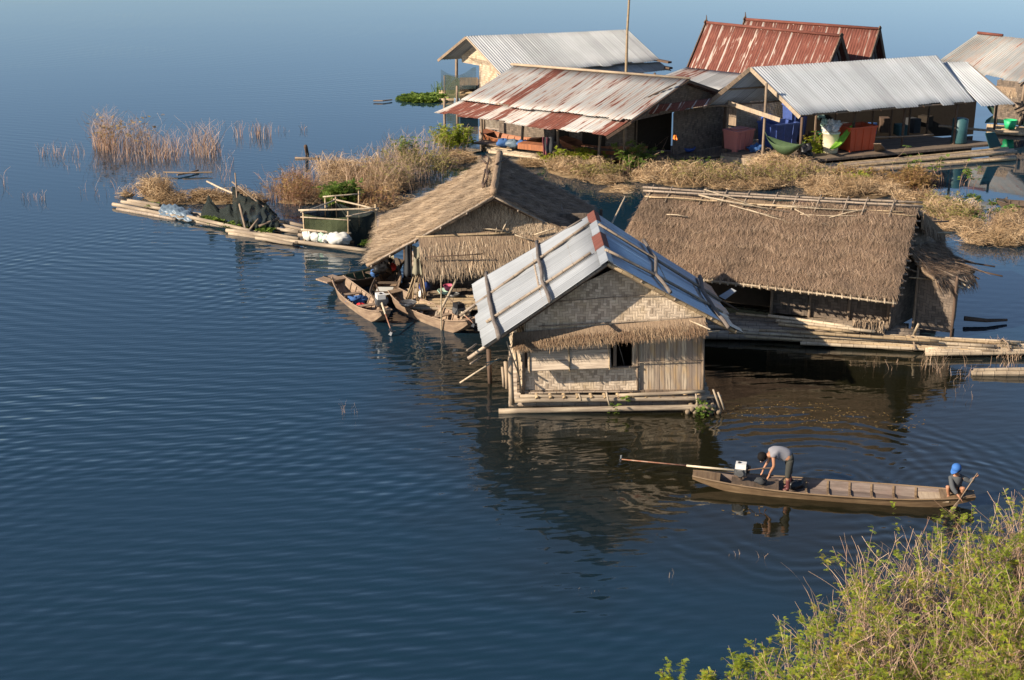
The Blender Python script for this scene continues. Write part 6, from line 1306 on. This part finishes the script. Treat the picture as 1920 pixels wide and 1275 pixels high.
def garment(name, S, E_, grow, mat, t):
    sub = {}
    for a, b in E_: sub[a] = S[a]; sub[b] = S[b]
    v, e, r = skel(sub, E_); r = [tuple(q+grow for q in (x if isinstance(x, tuple) else (x, x))) for x in r]; return skinmesh(name, v, e, r, mat, t)
# bending man, facing the motor (towards -x)
base = Lb(2.42, -.02, .07)
S = {'pelvis': ((0, 0, .92), (.13, .15)), 'sp1': ((-.13, 0, 1.01), (.135, .16)), 'sp2': ((-.28, 0, 1.04), (.14, .17)), 'chest': ((-.42, 0, 1.01), (.13, .18)), 'neck': ((-.54, 0, .96), .055), 'skull0': ((-.61, 0, .93), .08), 'skull': ((-.69, 0, .89), (.095, .09)),
     'shL': ((-.44, -.17, 1.03), .055), 'shR': ((-.44, .17, 1.03), .055), 'elL': ((-.42, -.22, .76), .042), 'elR': ((-.47, .2, .76), .042), 'wrL': ((-.5, -.13, .52), .028), 'wrR': ((-.62, .1, .54), .028),
     'hiL': ((.01, -.1, .86), .085), 'hiR': ((.01, .1, .86), .085), 'knL': ((-.03, -.12, .47), .058), 'knR': ((.06, .12, .47), .058), 'anL': ((0, -.12, .09), .04), 'anR': ((.08, .12, .09), .04), 'toL': ((-.14, -.13, .03), .035), 'toR': ((-.06, .13, .03), .035)}
E1 = [('pelvis', 'sp1'), ('sp1', 'sp2'), ('sp2', 'chest'), ('chest', 'neck'), ('neck', 'skull0'), ('skull0', 'skull'), ('chest', 'shL'), ('chest', 'shR'), ('shL', 'elL'), ('shR', 'elR'), ('elL', 'wrL'), ('elR', 'wrR'), ('pelvis', 'hiL'), ('pelvis', 'hiR'), ('hiL', 'knL'), ('hiR', 'knR'), ('knL', 'anL'), ('knR', 'anR'), ('anL', 'toL'), ('anR', 'toR')]
add_hand(S, E1, 'wrL', (-.25, .1, -1), (0, 1, 0), (-.5, 0, -.6)); add_hand(S, E1, 'wrR', (-.3, -.1, -1), (0, -1, 0), (-.5, 0, -.6))
man = person('man bending over the boat motor in grey sleeveless shirt and dark trousers', base, S, E1)
ORG = Vector((0, 0, 0))
S['sleeveL'] = (Vector(S['shL'][0])+Vector((0, -.01, -.06)), .055); S['sleeveR'] = (Vector(S['shR'][0])+Vector((0, .01, -.06)), .055)
S['hem'] = (Vector((.03, 0, .91)), (.15, .165))
garment('shirt', S, [('hem', 'sp1'), ('sp1', 'sp2'), ('sp2', 'chest'), ('chest', 'shL'), ('chest', 'shR'), ('shL', 'sleeveL'), ('shR', 'sleeveR')], .03, 'tee', man)
S['tuck'] = (Vector((-.05, 0, .96)), (.12, .15)); S['cuL'] = (Vector(S['knL'][0]).lerp(Vector(S['anL'][0]), .25), .055); S['cuR'] = (Vector(S['knR'][0]).lerp(Vector(S['anR'][0]), .25), .055)
garment('trousers', S, [('pelvis', 'tuck'), ('pelvis', 'hiL'), ('pelvis', 'hiR'), ('hiL', 'knL'), ('hiR', 'knR'), ('knL', 'cuL'), ('knR', 'cuR')], .026, 'trous', man)
for k in 'LR': garment('boot', S, [('cu'+k, 'an'+k), ('an'+k, 'to'+k)], .014, 'boots', man)
head(man, (-.68, 0, .89), .108, (-.45, 0, -.9), (-.9, 0, .45))
# crouching child with a paddle
base = Lb(6.56, .02, .21)
S = {'pelvis': ((.03, .04, .17), (.09, .1)), 'sp': ((.02, .03, .32), (.085, .1)), 'chest': ((-.01, -.02, .46), (.085, .11)), 'neck': ((-.03, -.05, .56), .036), 'skull0': ((-.05, -.08, .63), .062), 'skull': ((-.06, -.09, .70), .072),
     'shL': ((-.14, -.03, .48), .042), 'shR': ((.12, -.03, .49), .042), 'elL': ((-.13, -.18, .3), .034), 'elR': ((.3, -.06, .4), .034), 'wrL': ((.0, -.3, .14), .022), 'wrR': ((.36, -.13, .53), .022),
     'hiL': ((-.05, .02, .15), .07), 'hiR': ((.1, .02, .15), .07), 'knL': ((-.24, -.16, .33), .05), 'knR': ((.1, -.25, .33), .05), 'anL': ((-.16, -.08, .06), .032), 'anR': ((.1, -.1, .06), .032), 'toL': ((-.22, -.19, .03), .028), 'toR': ((.1, -.23, .03), .028)}
E2 = [('pelvis', 'sp'), ('sp', 'chest'), ('chest', 'neck'), ('neck', 'skull0'), ('skull0', 'skull'), ('chest', 'shL'), ('chest', 'shR'), ('shL', 'elL'), ('shR', 'elR'), ('elL', 'wrL'), ('elR', 'wrR'), ('pelvis', 'hiL'), ('pelvis', 'hiR'), ('hiL', 'knL'), ('hiR', 'knR'), ('knL', 'anL'), ('knR', 'anR'), ('anL', 'toL'), ('anR', 'toR')]
pt0, pt1 = Vector((.44, -.2, .74)), Vector((-.05, -.4, .02))
add_hand(S, E2, 'wrL', (.3, -.6, -.4), (.5, .3, -.6), (.3, -.2, -.6), .008, .8); add_hand(S, E2, 'wrR', (.2, -.5, .6), (.5, .2, .6), (.1, -.6, .2), .008, .8)
rescale(S, 1.12)
kid = person('child in blue cap and charcoal jumper crouching on the bow with a paddle', base, S, E2)
ORG = Vector((0, 0, 0))
S['cfL'] = (Vector(S['elL'][0]).lerp(Vector(S['wrL'][0]), .75), .029); S['cfR'] = (Vector(S['elR'][0]).lerp(Vector(S['wrR'][0]), .75), .026)
S['waist'] = (Vector((.03, .04, .24)), (.1, .11)); S['collar'] = (Vector((-.022, -.045, .60)), .066)
garment('jumper', S, [('waist', 'sp'), ('sp', 'chest'), ('chest', 'collar'), ('chest', 'shL'), ('chest', 'shR'), ('shL', 'elL'), ('shR', 'elR'), ('elL', 'cfL'), ('elR', 'cfR')], .03, 'chtop', kid)
S['shL2'] = (Vector(S['hiL'][0]).lerp(Vector(S['knL'][0]), .7), .055); S['shR2'] = (Vector(S['hiR'][0]).lerp(Vector(S['knR'][0]), .7), .055)
garment('shorts', S, [('pelvis', 'hiL'), ('pelvis', 'hiR'), ('hiL', 'shL2'), ('hiR', 'shR2'), ('pelvis', 'sp')], .022, 'shorts', kid)
rot = head(kid, (-.067, -.1, .785), .095, (-.75, -.6, -.35), (0, -.2, 1), 'hair')
c = Vector((-.067, -.1, .785)); mb = MB(); mb.lathe([(.116, .0), (.118, .03), (.108, .08), (.068, .122), (.01, .137)], (0, 0, 0), 14); mb.v = [c+rot @ (v+Vector((0, -.012, .035))) for v in mb.v]; capo = part('cap', mb, 'cap', kid, True)
mb = MB(); mb.grid(lambda a, b: c+rot @ Vector(((a-.5)*.2*(1-.35*b*b), .07+.13*b-.06*(2*a-1)**2, .05-.035*b)), 6, 4); o = part('cap_brim', mb, 'cap', capo, True); md = o.modifiers.new('t', 'SOLIDIFY'); md.thickness = .008
pd = thing('paddle', 'wooden paddle held by the crouching child at the bow', 'paddle', base); b_ = Vector(base)
mb = MB(); mb.tube([b_+pt0, b_+pt1], .014, 8); part('shaft', mb, 'post', pd, True)
mb = MB(); dd = (pt1-pt0).normalized(); sw_ = dd.cross(Vector((0, 1, .3))).normalized()*.07; q = b_+pt1; mb.slab(q-sw_*.4, q+sw_*.4, q+sw_+dd*.3, q-sw_+dd*.3, .02); part('blade', mb, 'boatwood', pd)
